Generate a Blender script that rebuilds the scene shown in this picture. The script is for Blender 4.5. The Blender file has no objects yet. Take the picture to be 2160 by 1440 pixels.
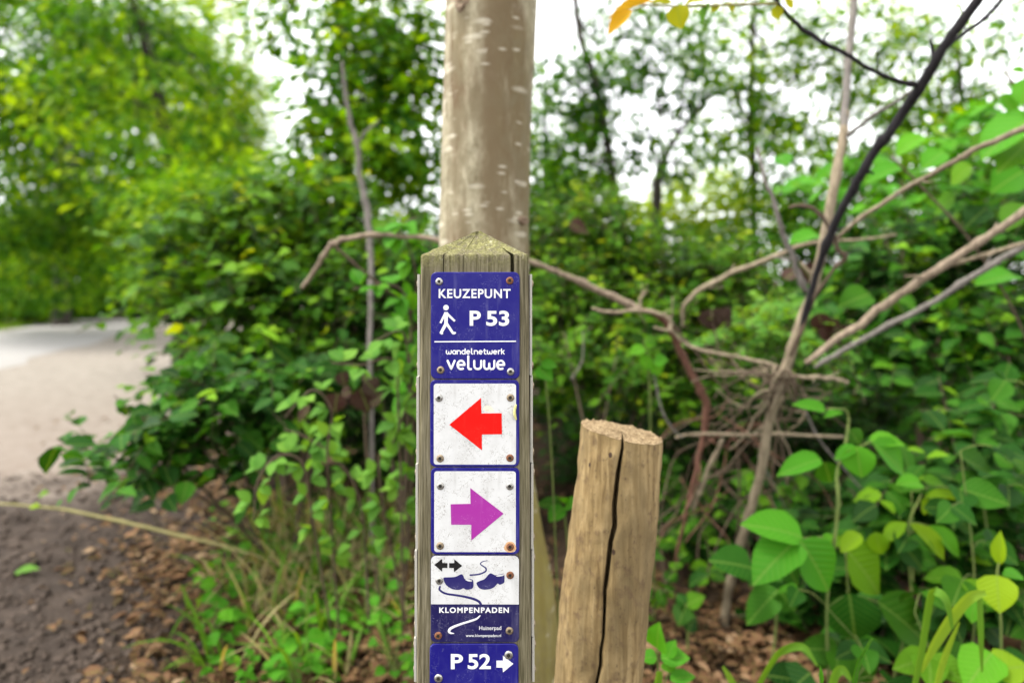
import bpy, math, random
import numpy as np
from mathutils import Vector, Matrix

rng = np.random.default_rng(7)
random.seed(7)
R = math.radians
scene = bpy.context.scene
COL = scene.collection

# ------------------------------------------------------------------ camera, sky, sun, exposure
F, CX, HY, H = 1440.0, 1080.0, 605.0, 1.0          # focal length and horizon in pixels of the 2160 wide photograph, eye height
cam_data = bpy.data.cameras.new('camera')
cam = bpy.data.objects.new('camera', cam_data)
COL.objects.link(cam)
cam.location = (0, 0, H)
cam.rotation_euler = (R(90), 0, 0)
cam_data.sensor_width = 36
cam_data.lens = 24
cam_data.shift_y = -(720 - HY) / 2160
cam_data.clip_start = 0.02
cam_data.clip_end = 2000
cam_data.dof.use_dof = True
cam_data.dof.focus_distance = 0.765
cam_data.dof.aperture_fstop = 2.5
scene.camera = cam

SUN_EL, SUN_AZ = 62, 268                             # azimuth clockwise from +Y (the way the camera looks)
world = bpy.data.worlds.new('World')
scene.world = world
world.use_nodes = True
wn = world.node_tree
wn.nodes.clear()
sky = wn.nodes.new('ShaderNodeTexSky')
sky.sky_type = 'NISHITA'
sky.sun_disc = False
sky.sun_elevation = R(SUN_EL)
sky.sun_rotation = R(SUN_AZ)
sky.dust_density = 1.0
sky.air_density = 1.0
hsv = wn.nodes.new('ShaderNodeHueSaturation')        # thin even cloud takes the blue out of the sky
hsv.inputs['Saturation'].default_value = 0.05
hsv.inputs['Value'].default_value = 1.3
bg = wn.nodes.new('ShaderNodeBackground')
bg.inputs['Strength'].default_value = 0.15
wo = wn.nodes.new('ShaderNodeOutputWorld')
wn.links.new(sky.outputs[0], hsv.inputs['Color'])
wn.links.new(hsv.outputs[0], bg.inputs['Color'])
wn.links.new(bg.outputs[0], wo.inputs['Surface'])

sun_data = bpy.data.lights.new('sun', 'SUN')
sun_data.energy = 1.5
sun_data.angle = R(14)
sun_data.color = (1.0, 0.95, 0.85)
sun = bpy.data.objects.new('sun', sun_data)
COL.objects.link(sun)
sd = Vector((math.sin(R(SUN_AZ)) * math.cos(R(SUN_EL)), math.cos(R(SUN_AZ)) * math.cos(R(SUN_EL)), math.sin(R(SUN_EL))))
sun.rotation_euler = sd.to_track_quat('Z', 'Y').to_euler()
sun.location = (0, 0, 30)

vs = scene.view_settings
vs.view_transform = 'Standard'
vs.look = 'None'
vs.gamma = 1
vs.use_curve_mapping = False
vs.exposure = 1.84
scene.cycles.max_bounces = 6
scene.cycles.transmission_bounces = 4
scene.cycles.diffuse_bounces = 1
scene.cycles.use_denoising = True
scene.cycles.sample_clamp_indirect = 6

# ------------------------------------------------------------------ helpers
def at(px, py, d):
    """world point seen at photograph pixel (px, py), d metres in front of the camera"""
    return np.array(((px - CX) / F * d, d, H + (HY - py) / F * d))

def gnd(px, py):
    d = F * H / (py - HY)
    return np.array(((px - CX) / F * d, d, 0.0))

WL = {}
def wl(o):
    return np.array(WL[o.name]) if o is not None else np.zeros(3)

def mesh_from(name, V, Fc, smooth=True, attrs=None, sharp=None):
    me = bpy.data.meshes.new(name)
    V = np.asarray(V, dtype=np.float32)
    if isinstance(Fc, np.ndarray):
        n, k = Fc.shape
        me.vertices.add(len(V)); me.vertices.foreach_set('co', V.ravel())
        me.loops.add(n * k); me.loops.foreach_set('vertex_index', Fc.astype(np.int32).ravel())
        me.polygons.add(n)
        me.polygons.foreach_set('loop_start', np.arange(0, n * k, k, dtype=np.int32))
        me.update(calc_edges=True)
    else:
        me.from_pydata([tuple(map(float, v)) for v in V], [], [tuple(int(i) for i in f) for f in Fc])
        me.update()
    if smooth:
        me.polygons.foreach_set('use_smooth', np.ones(len(me.polygons), dtype=bool))
        if sharp:
            me.set_sharp_from_angle(angle=R(sharp))
    else:
        me.polygons.foreach_set('use_smooth', np.zeros(len(me.polygons), dtype=bool))
    for k, a in (attrs or {}).items():
        at_ = me.attributes.new(k, 'FLOAT', 'POINT')
        at_.data.foreach_set('value', np.asarray(a, dtype=np.float32))
    return me

def mk(name, V, Fc, mat, parent=None, smooth=True, attrs=None, origin=None, sharp=None, label=None, kind=None):
    """ONE mesh object from world coordinates"""
    V = np.asarray(V, dtype=np.float64)
    if origin is None:
        origin = V.mean(0) if parent is not None else np.array((V[:, 0].mean(), V[:, 1].mean(), V[:, 2].min()))
    me = mesh_from(name, V - origin, Fc, smooth, attrs, sharp)
    me.materials.append(mat)
    o = bpy.data.objects.new(name, me)
    COL.objects.link(o)
    if parent is not None:
        o.parent = parent
        o.location = origin - wl(parent)
    else:
        o.location = origin
    WL[o.name] = tuple(origin)
    if label: o['label'] = label
    if kind: o['kind'] = kind
    return o

def thing(name, loc, label, cat, group=None):
    o = bpy.data.objects.new(name, None)
    COL.objects.link(o)
    o.empty_display_size = 0.05
    o.location = loc
    WL[o.name] = tuple(loc)
    o['label'] = label; o['category'] = cat
    if group: o['group'] = group
    return o

def tag(o, label, cat, group=None):
    o['label'] = label; o['category'] = cat
    if group: o['group'] = group
    return o

def crom(P, n):
    """Catmull-Rom resampling of control rows"""
    P = np.asarray(P, float)
    if len(P) < 3: 
        t = np.linspace(0, 1, n)[:, None]
        return P[0] * (1 - t) + P[-1] * t
    Q = np.vstack([2 * P[0] - P[1], P, 2 * P[-1] - P[-2]])
    seg = len(P) - 1
    out = []
    for u in np.linspace(0, seg - 1e-6, n):
        i = int(u); t = u - i
        a, b, c, d = Q[i], Q[i + 1], Q[i + 2], Q[i + 3]
        out.append(0.5 * (2 * b + (c - a) * t + (2 * a - 5 * b + 4 * c - d) * t * t + (3 * b - a - 3 * c + d) * t ** 3))
    return np.array(out)

def tube(P, rad, sides=8, wob=0.0, knob=0.0, seed=0, caps=True):
    """tapered tube with rough surface along points P; returns verts, faces"""
    P = np.asarray(P, float); n = len(P)
    rad = np.broadcast_to(np.asarray(rad, float), (n,)).copy()
    rg = np.random.default_rng(seed)
    T = np.gradient(P, axis=0); T /= np.linalg.norm(T, axis=1)[:, None] + 1e-12
    ref = np.array((0.0, -1.0, 0.0)) if abs(T[0][1]) < 0.8 else np.array((1.0, 0, 0))
    N = np.zeros_like(P); prev = ref
    for i in range(n):
        v = prev - T[i] * np.dot(prev, T[i]); v /= np.linalg.norm(v) + 1e-12
        N[i] = v; prev = v
    B = np.cross(T, N)
    if knob: rad *= 1 + knob * np.clip(rg.normal(0, 1, n), -1, 2)
    ang = np.linspace(0, 2 * np.pi, sides, endpoint=False)
    rr = rad[:, None] * (1 + wob * rg.normal(0, 1, (n, sides)))
    V = P[:, None, :] + rr[..., None] * (np.cos(ang)[None, :, None] * N[:, None, :] + np.sin(ang)[None, :, None] * B[:, None, :])
    V = V.reshape(-1, 3)
    Fc = []
    for i in range(n - 1):
        for j in range(sides):
            a = i * sides + j; b = i * sides + (j + 1) % sides
            Fc.append((a, b, b + sides, a + sides))
    if caps:
        V = np.vstack([V, P[0] - T[0] * rad[0] * 0.5, P[-1] + T[-1] * rad[-1] * 0.6])
        c0, c1 = len(V) - 2, len(V) - 1
        for j in range(sides):
            Fc.append((c0, (j + 1) % sides, j))
            Fc.append((c1, (n - 1) * sides + j, (n - 1) * sides + (j + 1) % sides))
    return V, Fc

def join(parts):
    V, Fc, o = [], [], 0
    for v, f in parts:
        V.append(np.asarray(v)); Fc += [tuple(i + o for i in q) for q in f]; o += len(v)
    return np.vstack(V), Fc

def branch(name, spec, mat, parent, n=None, sides=10, wob=0.03, knob=0.025, seed=1, label=None, jit=0.003, spurs=None):
    """spec rows: (px, py, distance, radius in px of the photograph)"""
    P = np.array([np.append(at(a, b, d), r * (0.72 if r >= 4 else 0.85) * d / F) for a, b, d, r in spec])
    n = n or max(12, len(spec) * 6)
    Q = crom(P, n)
    rg = np.random.default_rng(seed)
    if jit:
        k = rg.normal(0, 1, (n, 3)); k = (k + np.roll(k, 1, 0) + np.roll(k, -1, 0)) / 3
        Q[1:-1, :3] += (k * jit * np.minimum(1, Q[:, 3:4] / 0.008))[1:-1]
    rad = np.maximum(Q[:, 3], 0.0006)
    for q in range(2, n - 2, max(5, n // 9)):          # growth nodes
        rad[q] *= 1 + abs(rg.normal(0, .22))
    bits = [tube(Q[:, :3], rad, sides, wob, knob, seed)]
    if spurs is None: spurs = 3 if max(r for *_, r in spec) >= 5 else 0
    for _ in range(spurs):                             # short broken side twigs
        q = int(rg.integers(3, n - 3)); T = Q[q + 1, :3] - Q[q - 1, :3]; T /= np.linalg.norm(T)
        dv = T * .6 + rg.normal(0, .6, 3); dv /= np.linalg.norm(dv); L_ = rg.uniform(.015, .06)
        bits.append(tube(crom([Q[q, :3], Q[q, :3] + dv * L_ * .5, Q[q, :3] + dv * L_ + rg.normal(0, .006, 3)], 6), np.linspace(rad[q] * .45, rad[q] * .22, 6), 6, .05, .1, seed))
    V, Fc = join(bits)
    return mk(name, V, Fc, mat, parent, label=label)

# ------------------------------------------------------------------ materials
def new_mat(name):
    m = bpy.data.materials.new(name); m.use_nodes = True
    nt = m.node_tree; nt.nodes.clear()
    out = nt.nodes.new('ShaderNodeOutputMaterial')
    return m, nt, out

class NB:
    """small node builder"""
    def __init__(s, name):
        s.m, s.nt, s.out = new_mat(name)
    def n(s, t, **kw):
        nd = s.nt.nodes.new(t)
        for k, v in kw.items(): setattr(nd, k, v)
        return nd
    def l(s, a, b): s.nt.links.new(a, b)
    def val(s, sock, v):
        if hasattr(v, 'is_output') or isinstance(v, bpy.types.NodeSocket): s.l(v, sock)
        else: sock.default_value = v
    def coord(s, scale=(1, 1, 1), kind='Object', loc=(0, 0, 0), rot=(0, 0, 0)):
        tc = s.n('ShaderNodeTexCoord'); mp = s.n('ShaderNodeMapping')
        mp.inputs['Scale'].default_value = scale; mp.inputs['Location'].default_value = loc; mp.inputs['Rotation'].default_value = rot
        s.l(tc.outputs[kind], mp.inputs['Vector'])
        return mp.outputs[0]
    def noise(s, vec, scale=5, detail=4, rough=0.55, dist=0.0):
        nd = s.n('ShaderNodeTexNoise')
        s.l(vec, nd.inputs['Vector'])
        nd.inputs['Scale'].default_value = scale; nd.inputs['Detail'].default_value = detail
        nd.inputs['Roughness'].default_value = rough; nd.inputs['Distortion'].default_value = dist
        return nd.outputs['Fac']
    def ramp(s, fac, stops):
        r = s.n('ShaderNodeValToRGB'); s.l(fac, r.inputs['Fac'])
        e = r.color_ramp.elements
        while len(e) < len(stops): e.new(0.5)
        for i, (p, c) in enumerate(stops):
            e[i].position = p
            e[i].color = (c, c, c, 1) if isinstance(c, (int, float)) else (*c, 1)
        return r.outputs['Color']
    def mix(s, fac, a, b, mode='MIX'):
        nd = s.n('ShaderNodeMix', data_type='RGBA', blend_type=mode)
        s.val(nd.inputs['Factor'], fac)
        for k, v in ((6, a), (7, b)):
            if isinstance(v, bpy.types.NodeSocket): s.l(v, nd.inputs[k])
            else: nd.inputs[k].default_value = (*v, 1)
        return nd.outputs[2]
    def math(s, op, a, b=0.0):
        nd = s.n('ShaderNodeMath', operation=op)
        s.val(nd.inputs[0], a); s.val(nd.inputs[1], b)
        return nd.outputs[0]
    def attr(s, name):
        nd = s.n('ShaderNodeAttribute'); nd.attribute_name = name
        return nd.outputs['Fac']
    def bump(s, h, strength=0.5, dist=0.01, normal=None):
        b = s.n('ShaderNodeBump'); b.inputs['Strength'].default_value = strength; b.inputs['Distance'].default_value = dist
        s.l(h, b.inputs['Height'])
        if normal is not None: s.l(normal, b.inputs['Normal'])
        return b.outputs[0]
    def principled(s, color, rough=0.6, spec=0.4, normal=None, metallic=0.0):
        p = s.n('ShaderNodeBsdfPrincipled')
        if isinstance(color, bpy.types.NodeSocket): s.l(color, p.inputs['Base Color'])
        else: p.inputs['Base Color'].default_value = (*color, 1)
        s.val(p.inputs['Roughness'], rough); p.inputs['Specular IOR Level'].default_value = spec
        s.val(p.inputs['Metallic'], metallic)
        if normal is not None: s.l(normal, p.inputs['Normal'])
        return p.outputs[0]
    def done(s, sh):
        s.l(sh, s.out.inputs['Surface']); return s.m

def leaf_mat(name, stops, trans=0.42, rough=0.5, spec=0.08, vein=True, ty=(1.9, 1.5, 0.3)):
    b = NB(name)
    oi = b.n('ShaderNodeObjectInfo')
    t = b.math('ADD', b.attr('tint'), b.math('MULTIPLY', b.attr('solo'), b.math('ADD', b.math('MULTIPLY', oi.outputs['Random'], 0.62), 0.12)))
    c = b.ramp(t, stops)
    nrm = None
    if vein:
        u, v = b.attr('lu'), b.attr('lv')
        au = b.math('ABSOLUTE', u)
        ph = b.math('SUBTRACT', b.math('MULTIPLY', v, 8.0), b.math('MULTIPLY', au, 2.6))
        fr = b.math('ABSOLUTE', b.math('SUBTRACT', b.math('FRACT', ph), 0.5))
        side = b.math('LESS_THAN', fr, 0.07)
        mid = b.math('LESS_THAN', au, 0.05)
        vn = b.math('MAXIMUM', b.math('MULTIPLY', side, 0.45), mid)
        c = b.mix(b.math('MULTIPLY', vn, 0.42), c, (0.17, 0.27, 0.05))
        co = b.coord((1, 1, 1))
        blot = b.noise(co, 60, 3)
        spot = b.ramp(b.noise(co, 95, 4, 0.7), [(0.69, 0.0), (0.73, 0.8)])
        c = b.mix(spot, c, (0.10, 0.085, 0.022))
        c = b.mix(b.math('MULTIPLY', blot, 0.25), c, (0.5, 0.5, 0.5), 'OVERLAY')
        nrm = b.bump(b.math('ADD', fr, b.math('MULTIPLY', mid, -0.5)), 0.7, 0.003)
    p = b.principled(c, rough, spec, nrm)
    tr = b.n('ShaderNodeBsdfTranslucent')
    tc = b.mix(1.0, c, ty, 'MULTIPLY')
    b.l(tc, tr.inputs['Color'])
    ms = b.n('ShaderNodeMixShader'); ms.inputs[0].default_value = trans
    b.l(p, ms.inputs[1]); b.l(tr.outputs[0], ms.inputs[2])
    return b.done(ms.outputs[0])

def bark_mat(name, dark, light, scale=40, stretch=0.25, rough=0.8, bump=0.6):
    b = NB(name)
    co = b.coord((1, 1, stretch))
    n1 = b.noise(co, scale, 6, 0.65)
    n2 = b.noise(b.coord((1, 1, 1)), scale * 0.25, 3)
    c = b.ramp(n1, [(0.3, dark), (0.68, light)])
    c = b.mix(b.math('MULTIPLY', n2, 0.5), c, dark)
    return b.done(b.principled(c, rough, 0.25, b.bump(n1, bump, 0.004)))

M = {}
M['leaf_mid'] = leaf_mat('leaf_mid', [(0.0, (0.006, 0.030, 0.003)), (0.4, (0.030, 0.112, 0.004)), (0.75, (0.090, 0.215, 0.005)), (0.93, (0.15, 0.29, 0.006)), (1.0, (0.26, 0.35, 0.008))], 0.34)  # darkest stop stands in for leaves in shadow
M['leaf_dark'] = leaf_mat('leaf_dark', [(0.0, (0.003, 0.018, 0.003)), (0.45, (0.014, 0.075, 0.006)), (0.85, (0.045, 0.165, 0.007)), (1.0, (0.13, 0.28, 0.008))], 0.28)  # dark green leaves, low end blackened further to imitate shade in the undergrowth
M['leaf_bright'] = leaf_mat('leaf_bright', [(0.0, (0.040, 0.18, 0.010)), (0.6, (0.065, 0.25, 0.012)), (1.0, (0.13, 0.32, 0.012))], 0.36)
M['leaf_yellow'] = leaf_mat('leaf_yellow', [(0.0, (0.10, 0.25, 0.008)), (1.0, (0.25, 0.37, 0.012))], 0.45)
M['leaf_pale'] = leaf_mat('leaf_pale', [(0.0, (0.06, 0.19, 0.03)), (0.6, (0.12, 0.28, 0.035)), (1.0, (0.22, 0.38, 0.045))], 0.4)
M['leaf_autumn'] = leaf_mat('leaf_autumn', [(0.0, (0.55, 0.27, 0.01)), (1.0, (0.55, 0.36, 0.012))], 0.5, ty=(1.2, 1.1, 0.6))
M['leaf_lime'] = leaf_mat('leaf_lime', [(0.0, (0.32, 0.33, 0.012)), (1.0, (0.40, 0.38, 0.015))], 0.5, ty=(1.2, 1.15, 0.6))
M['leaf_copper'] = leaf_mat('leaf_copper', [(0.0, (0.026, 0.015, 0.014)), (1.0, (0.048, 0.013, 0.011))], 0.08, ty=(1.6, 0.8, 0.7))
M['leaf_far'] = leaf_mat('leaf_far', [(0.0, (0.013, 0.058, 0.004)), (0.5, (0.056, 0.170, 0.005)), (1.0, (0.20, 0.34, 0.006))], 0.48, vein=False)
M['leaf_far_dark'] = leaf_mat('leaf_far_dark', [(0.0, (0.009, 0.042, 0.003)), (0.6, (0.040, 0.130, 0.005)), (1.0, (0.12, 0.26, 0.006))], 0.42, vein=False)
M['leaf_far_gold'] = leaf_mat('leaf_far_gold', [(0.0, (0.10, 0.22, 0.008)), (1.0, (0.28, 0.40, 0.015))], 0.5, vein=False)
M['blade'] = leaf_mat('blade', [(0.0, (0.055, 0.14, 0.014)), (0.7, (0.105, 0.23, 0.02)), (1.0, (0.2, 0.31, 0.03))], 0.4, vein=False)
M['blade_dry'] = leaf_mat('blade_dry', [(0.0, (0.22, 0.20, 0.08)), (1.0, (0.42, 0.36, 0.19))], 0.35, vein=False)
M['litter'] = leaf_mat('litter', [(0.0, (0.030, 0.016, 0.010)), (0.45, (0.105, 0.050, 0.026)), (0.8, (0.20, 0.105, 0.058)), (1.0, (0.30, 0.20, 0.125))], 0.1, 0.7, 0.1, ty=(1.2, 0.9, 0.6))
M['twig'] = bark_mat('twig', (0.05, 0.035, 0.022), (0.14, 0.10, 0.065), 120)
M['bark_tan'] = bark_mat('bark_tan', (0.105, 0.08, 0.05), (0.36, 0.295, 0.20), 90)
M['bark_pink'] = bark_mat('bark_pink', (0.11, 0.08, 0.055), (0.35, 0.275, 0.195), 90)
M['bark_grey'] = bark_mat('bark_grey', (0.0820, 0.0722, 0.0615), (0.2296, 0.2050, 0.1804), 90)
M['bark_black'] = bark_mat('bark_black', (0.006, 0.005, 0.006), (0.024, 0.02, 0.022), 110)
M['bark_red'] = bark_mat('bark_red', (0.07, 0.03, 0.02), (0.19, 0.092, 0.06), 90)
M['bark_dark'] = bark_mat('bark_dark', (0.012, 0.010, 0.007), (0.05, 0.04, 0.028), 30)
M['stem_green'] = bark_mat('stem_green', (0.07, 0.11, 0.025), (0.17, 0.20, 0.05), 90)
M['stem_straw'] = bark_mat('stem_straw', (0.16, 0.15, 0.05), (0.33, 0.29, 0.13), 90)

# ------------------------------------------------------------------ ground, road
b = NB('ground_soil')
geo = b.n('ShaderNodeNewGeometry'); sep = b.n('ShaderNodeSeparateXYZ'); b.l(geo.outputs['Position'], sep.inputs[0])
pos = geo.outputs['Position']
nz = b.noise(pos, 1.6, 5); nz2 = b.noise(pos, 9, 6); nz3 = b.noise(pos, 45, 5, 0.65)
wobble = b.math('MULTIPLY', b.math('SUBTRACT', nz, 0.5), 1.6)
my = b.n('ShaderNodeMapRange'); my.interpolation_type = 'SMOOTHSTEP'
b.l(b.math('ADD', sep.outputs['Y'], wobble), my.inputs['Value']); my.inputs['From Min'].default_value = 2.75; my.inputs['From Max'].default_value = 3.7
mx = b.n('ShaderNodeMapRange'); mx.interpolation_type = 'SMOOTHSTEP'
b.l(b.math('ADD', b.math('MULTIPLY', sep.outputs['X'], -1), wobble), mx.inputs['Value']); mx.inputs['From Min'].default_value = 1.75; mx.inputs['From Max'].default_value = 2.3
sandm = b.math('MULTIPLY', my.outputs[0], mx.outputs[0])
soil = b.ramp(nz2, [(0.25, (0.017, 0.013, 0.010)), (0.5, (0.050, 0.038, 0.031)), (0.75, (0.105, 0.080, 0.064))])
soil = b.mix(b.math('MULTIPLY', nz3, 0.5), soil, (0.035, 0.027, 0.022))
mould = b.ramp(nz3, [(0.3, (0.012, 0.009, 0.006)), (0.55, (0.05, 0.032, 0.02)), (0.75, (0.12, 0.075, 0.045))])
mm = b.n('ShaderNodeMapRange'); mm.interpolation_type = 'SMOOTHSTEP'
b.l(b.math('ADD', sep.outputs['X'], b.math('MULTIPLY', wobble, 0.4)), mm.inputs['Value']); mm.inputs['From Min'].default_value = -1.25; mm.inputs['From Max'].default_value = -0.85
soil = b.mix(mm.outputs[0], soil, mould)
sand = b.ramp(nz2, [(0.2, (0.15, 0.132, 0.11)), (0.5, (0.25, 0.226, 0.196)), (0.8, (0.32, 0.298, 0.265))])
sand = b.mix(b.math('MULTIPLY', nz3, 0.35), sand, (0.17, 0.12, 0.09))
dirt = b.n('ShaderNodeMapRange'); dirt.interpolation_type = 'SMOOTHSTEP'; b.l(b.math('ADD', sep.outputs['Y'], wobble), dirt.inputs['Value']); dirt.inputs['From Min'].default_value = 8.0; dirt.inputs['From Max'].default_value = 3.2
sand = b.mix(b.math('MULTIPLY', dirt.outputs[0], b.ramp(nz2, [(0.3, 0.95), (0.7, 0.55)])), sand, (0.20, 0.16, 0.132))   # trodden, dirtier sand by the verge
col = b.mix(sandm, soil, sand)
M['ground'] = b.done(b.principled(col, 0.95, 0.1, b.bump(b.math('ADD', nz3, nz2), 0.7, 0.03)))

def vnoise(x, y, seed=0):
    """cheap smooth value noise"""
    def h(i, j):
        v = np.sin(i * 127.1 + j * 311.7 + seed * 74.7) * 43758.5453
        return v - np.floor(v)
    xi, yi = np.floor(x), np.floor(y); fx, fy = x - xi, y - yi
    fx = fx * fx * (3 - 2 * fx); fy = fy * fy * (3 - 2 * fy)
    return (h(xi, yi) * (1 - fx) + h(xi + 1, yi) * fx) * (1 - fy) + (h(xi, yi + 1) * (1 - fx) + h(xi + 1, yi + 1) * fx) * fy

RD0, RDD = np.array((-6.75, 9.4)), np.array((-0.283, 0.959))     # a point of the near road edge and the way the road runs
RDN = np.array((-RDD[1], RDD[0]))                                # to the far side
RW = 2.75
def road_dist(x, y):
    return (x - RD0[0]) * RDN[0] + (y - RD0[1]) * RDN[1]
def ground_z(x, y):
    near = np.exp(-((x ** 2 + (y - 2.2) ** 2) / 14.0))
    z = near * (0.030 * (vnoise(x * 5, y * 5, 1) - 0.5) + 0.028 * (vnoise(x * 13, y * 13, 2) - 0.5) + 0.016 * (vnoise(x * 31, y * 31, 3) - 0.5))
    z = z + 0.10 * (vnoise(x * 0.6, y * 0.6, 4) - 0.5) * np.exp(-((x ** 2 + (y - 2.2) ** 2) / 60.0))
    rd = road_dist(x, y)
    return np.where((rd > -0.5) & (rd < RW + 0.5), np.minimum(z, 0.0), z)

n = 260
s = np.linspace(-1, 1, n)
gx = 3.2 * s + 400 * np.sign(s) * np.abs(s) ** 7
gy = 2.6 + 3.0 * s + 400 * np.sign(s) * np.abs(s) ** 7
X, Y = np.meshgrid(gx, gy)
V = np.stack([X, Y, ground_z(X, Y)], -1).reshape(-1, 3)
i = np.arange(n * n).reshape(n, n)
Q = np.stack([i[:-1, :-1], i[:-1, 1:], i[1:, 1:], i[1:, :-1]], -1).reshape(-1, 4)
g = mk('ground', V, Q, M['ground'], origin=np.zeros(3)); g['kind'] = 'structure'

b = NB('asphalt')
p1 = b.noise(b.coord(), 1.2, 5); p2 = b.noise(b.coord(), 160, 3)
c = b.ramp(p2, [(0.3, (0.20, 0.195, 0.19)), (0.7, (0.30, 0.295, 0.295))])
c = b.mix(b.math('MULTIPLY', p1, 0.45), c, (0.33, 0.29, 0.25))
M['asphalt'] = b.done(b.principled(c, 0.85, 0.3, b.bump(p2, 0.4, 0.004)))
ts = np.linspace(-9, 90, 140)
rows = []
for k, t in enumerate(ts):
    w0 = 0.10 * math.sin(t * 1.7) + 0.06 * math.sin(t * 4.1); w1 = 0.08 * math.sin(t * 1.3 + 2)
    for q, zz in ((w0 - 0.12, -0.02), (w0, 0.022), (RW * .5, 0.045), (RW + w1, 0.022), (RW + w1 + .12, -0.02)):
        bend = 0.004 * max(0, t - 6) ** 2 * 0.6
        p = RD0 + RDD * t + RDN * (q + bend)
        rows.append((p[0], p[1], zz))
i = np.arange(len(ts) * 5).reshape(len(ts), 5)
Q = np.stack([i[:-1, :-1], i[1:, :-1], i[1:, 1:], i[:-1, 1:]], -1).reshape(-1, 4)
o = mk('road', rows, Q[:, ::-1].copy(), M['asphalt'], origin=np.zeros(3)); o['kind'] = 'structure'

# ------------------------------------------------------------------ waymark post
PD = 0.76
def pl(px, py, out=0.0):
    return np.array(((px - CX) / F * PD, PD - out, H + (HY - py) / F * PD))

b = NB('weathered_wood')
fine = b.noise(b.coord((1, 1, 0.035)), 520, 5, 0.6)
mid = b.noise(b.coord((1, 1, 0.05)), 140, 4, 0.6)
patch = b.noise(b.coord((1, 1, 0.4)), 26, 4)
c = b.ramp(fine, [(0.34, (0.022, 0.017, 0.010)), (0.46, (0.11, 0.092, 0.058)), (0.68, (0.27, 0.235, 0.165))])
c = b.mix(b.math('MULTIPLY', mid, 0.55), c, (0.085, 0.072, 0.045))
c = b.mix(b.math('MULTIPLY', patch, 0.4), c, (0.15, 0.14, 0.06), 'MIX')
geo = b.n('ShaderNodeNewGeometry'); sep = b.n('ShaderNodeSeparateXYZ'); b.l(geo.outputs['Position'], sep.inputs[0])
mr = b.n('ShaderNodeMapRange'); mr.interpolation_type = 'SMOOTHSTEP'
b.l(b.math('ADD', sep.outputs['Z'], b.math('MULTIPLY', b.math('SUBTRACT', patch, 0.5), 0.03)), mr.inputs['Value'])
mr.inputs['From Min'].default_value = H + 0.012; mr.inputs['From Max'].default_value = H + 0.046
mossn = b.noise(b.coord(), 130, 6, 0.7)
mossm = b.math('MULTIPLY', mr.outputs[0], b.ramp(mossn, [(0.36, 0.0), (0.54, 1.0)]))
mossc = b.ramp(b.noise(b.coord(), 420, 4), [(0.3, (0.075, 0.075, 0.022)), (0.55, (0.20, 0.195, 0.06)), (0.75, (0.38, 0.35, 0.20))])
c = b.mix(b.math('MULTIPLY', mossm, 0.72), c, mossc)
lich = b.ramp(b.noise(b.coord(), 85, 5, 0.6), [(0.62, 0.0), (0.68, 1.0)])
c = b.mix(b.math('MULTIPLY', b.math('MULTIPLY', lich, mr.outputs[0]), 0.8), c, (0.42, 0.40, 0.29))
hh = b.math('ADD', fine, b.math('MULTIPLY', mossm, b.math('MULTIPLY', mossn, 1.2)))
M['wood_grey'] = b.done(b.principled(c, 0.88, 0.2, b.bump(hh, 0.85, 0.0018)))

post = thing('waymark_post', pl(1001, HY + F * H / PD) + np.array((0, 0.06, 0)), 'weathered square wooden post with pointed mossy top carrying blue and white walking route plates', 'signpost')
EY = 539.0
ze = pl(0, EY)[2]
uc = (1080 - 887) / 227 * 2 - 1
cr = 2.1 / 60
ub = list(np.linspace(-1, 1, 64))
crk = [(uc, cr, 0.016), ((935 - 887) / 227 * 2 - 1, 0.010, 0.004), ((977 - 887) / 227 * 2 - 1, 0.006, 0.003)]
for u0, w, dp in crk:
    ub = [u for u in ub if abs(u - u0) > w * 1.6] + [u0 - w, u0 - w * .5, u0, u0 + w * .5, u0 + w]
ub = np.array(sorted(ub))
zs = np.concatenate([np.linspace(-0.06, H - 0.45, 12)[:-1], np.linspace(H - 0.45, ze, 120)])
grain = rng.normal(0, 1, (len(zs) + 40, len(ub)))
for _ in range(14): grain = (grain + np.roll(grain, 1, 0) + np.roll(grain, -1, 0)) / 3
grain = grain[:len(zs)] / grain.std()
sidecols = np.linspace(-1, 1, 26)[1:-1]
backcols = np.linspace(1, -1, 26)
DEP = 0.12
grs = rng.normal(0, 1, (2, len(zs), len(sidecols)))
for _ in range(8): grs = (grs + np.roll(grs, 1, 1) + np.roll(grs, -1, 1)) / 3
grs /= grs.std()
ring = []
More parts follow.
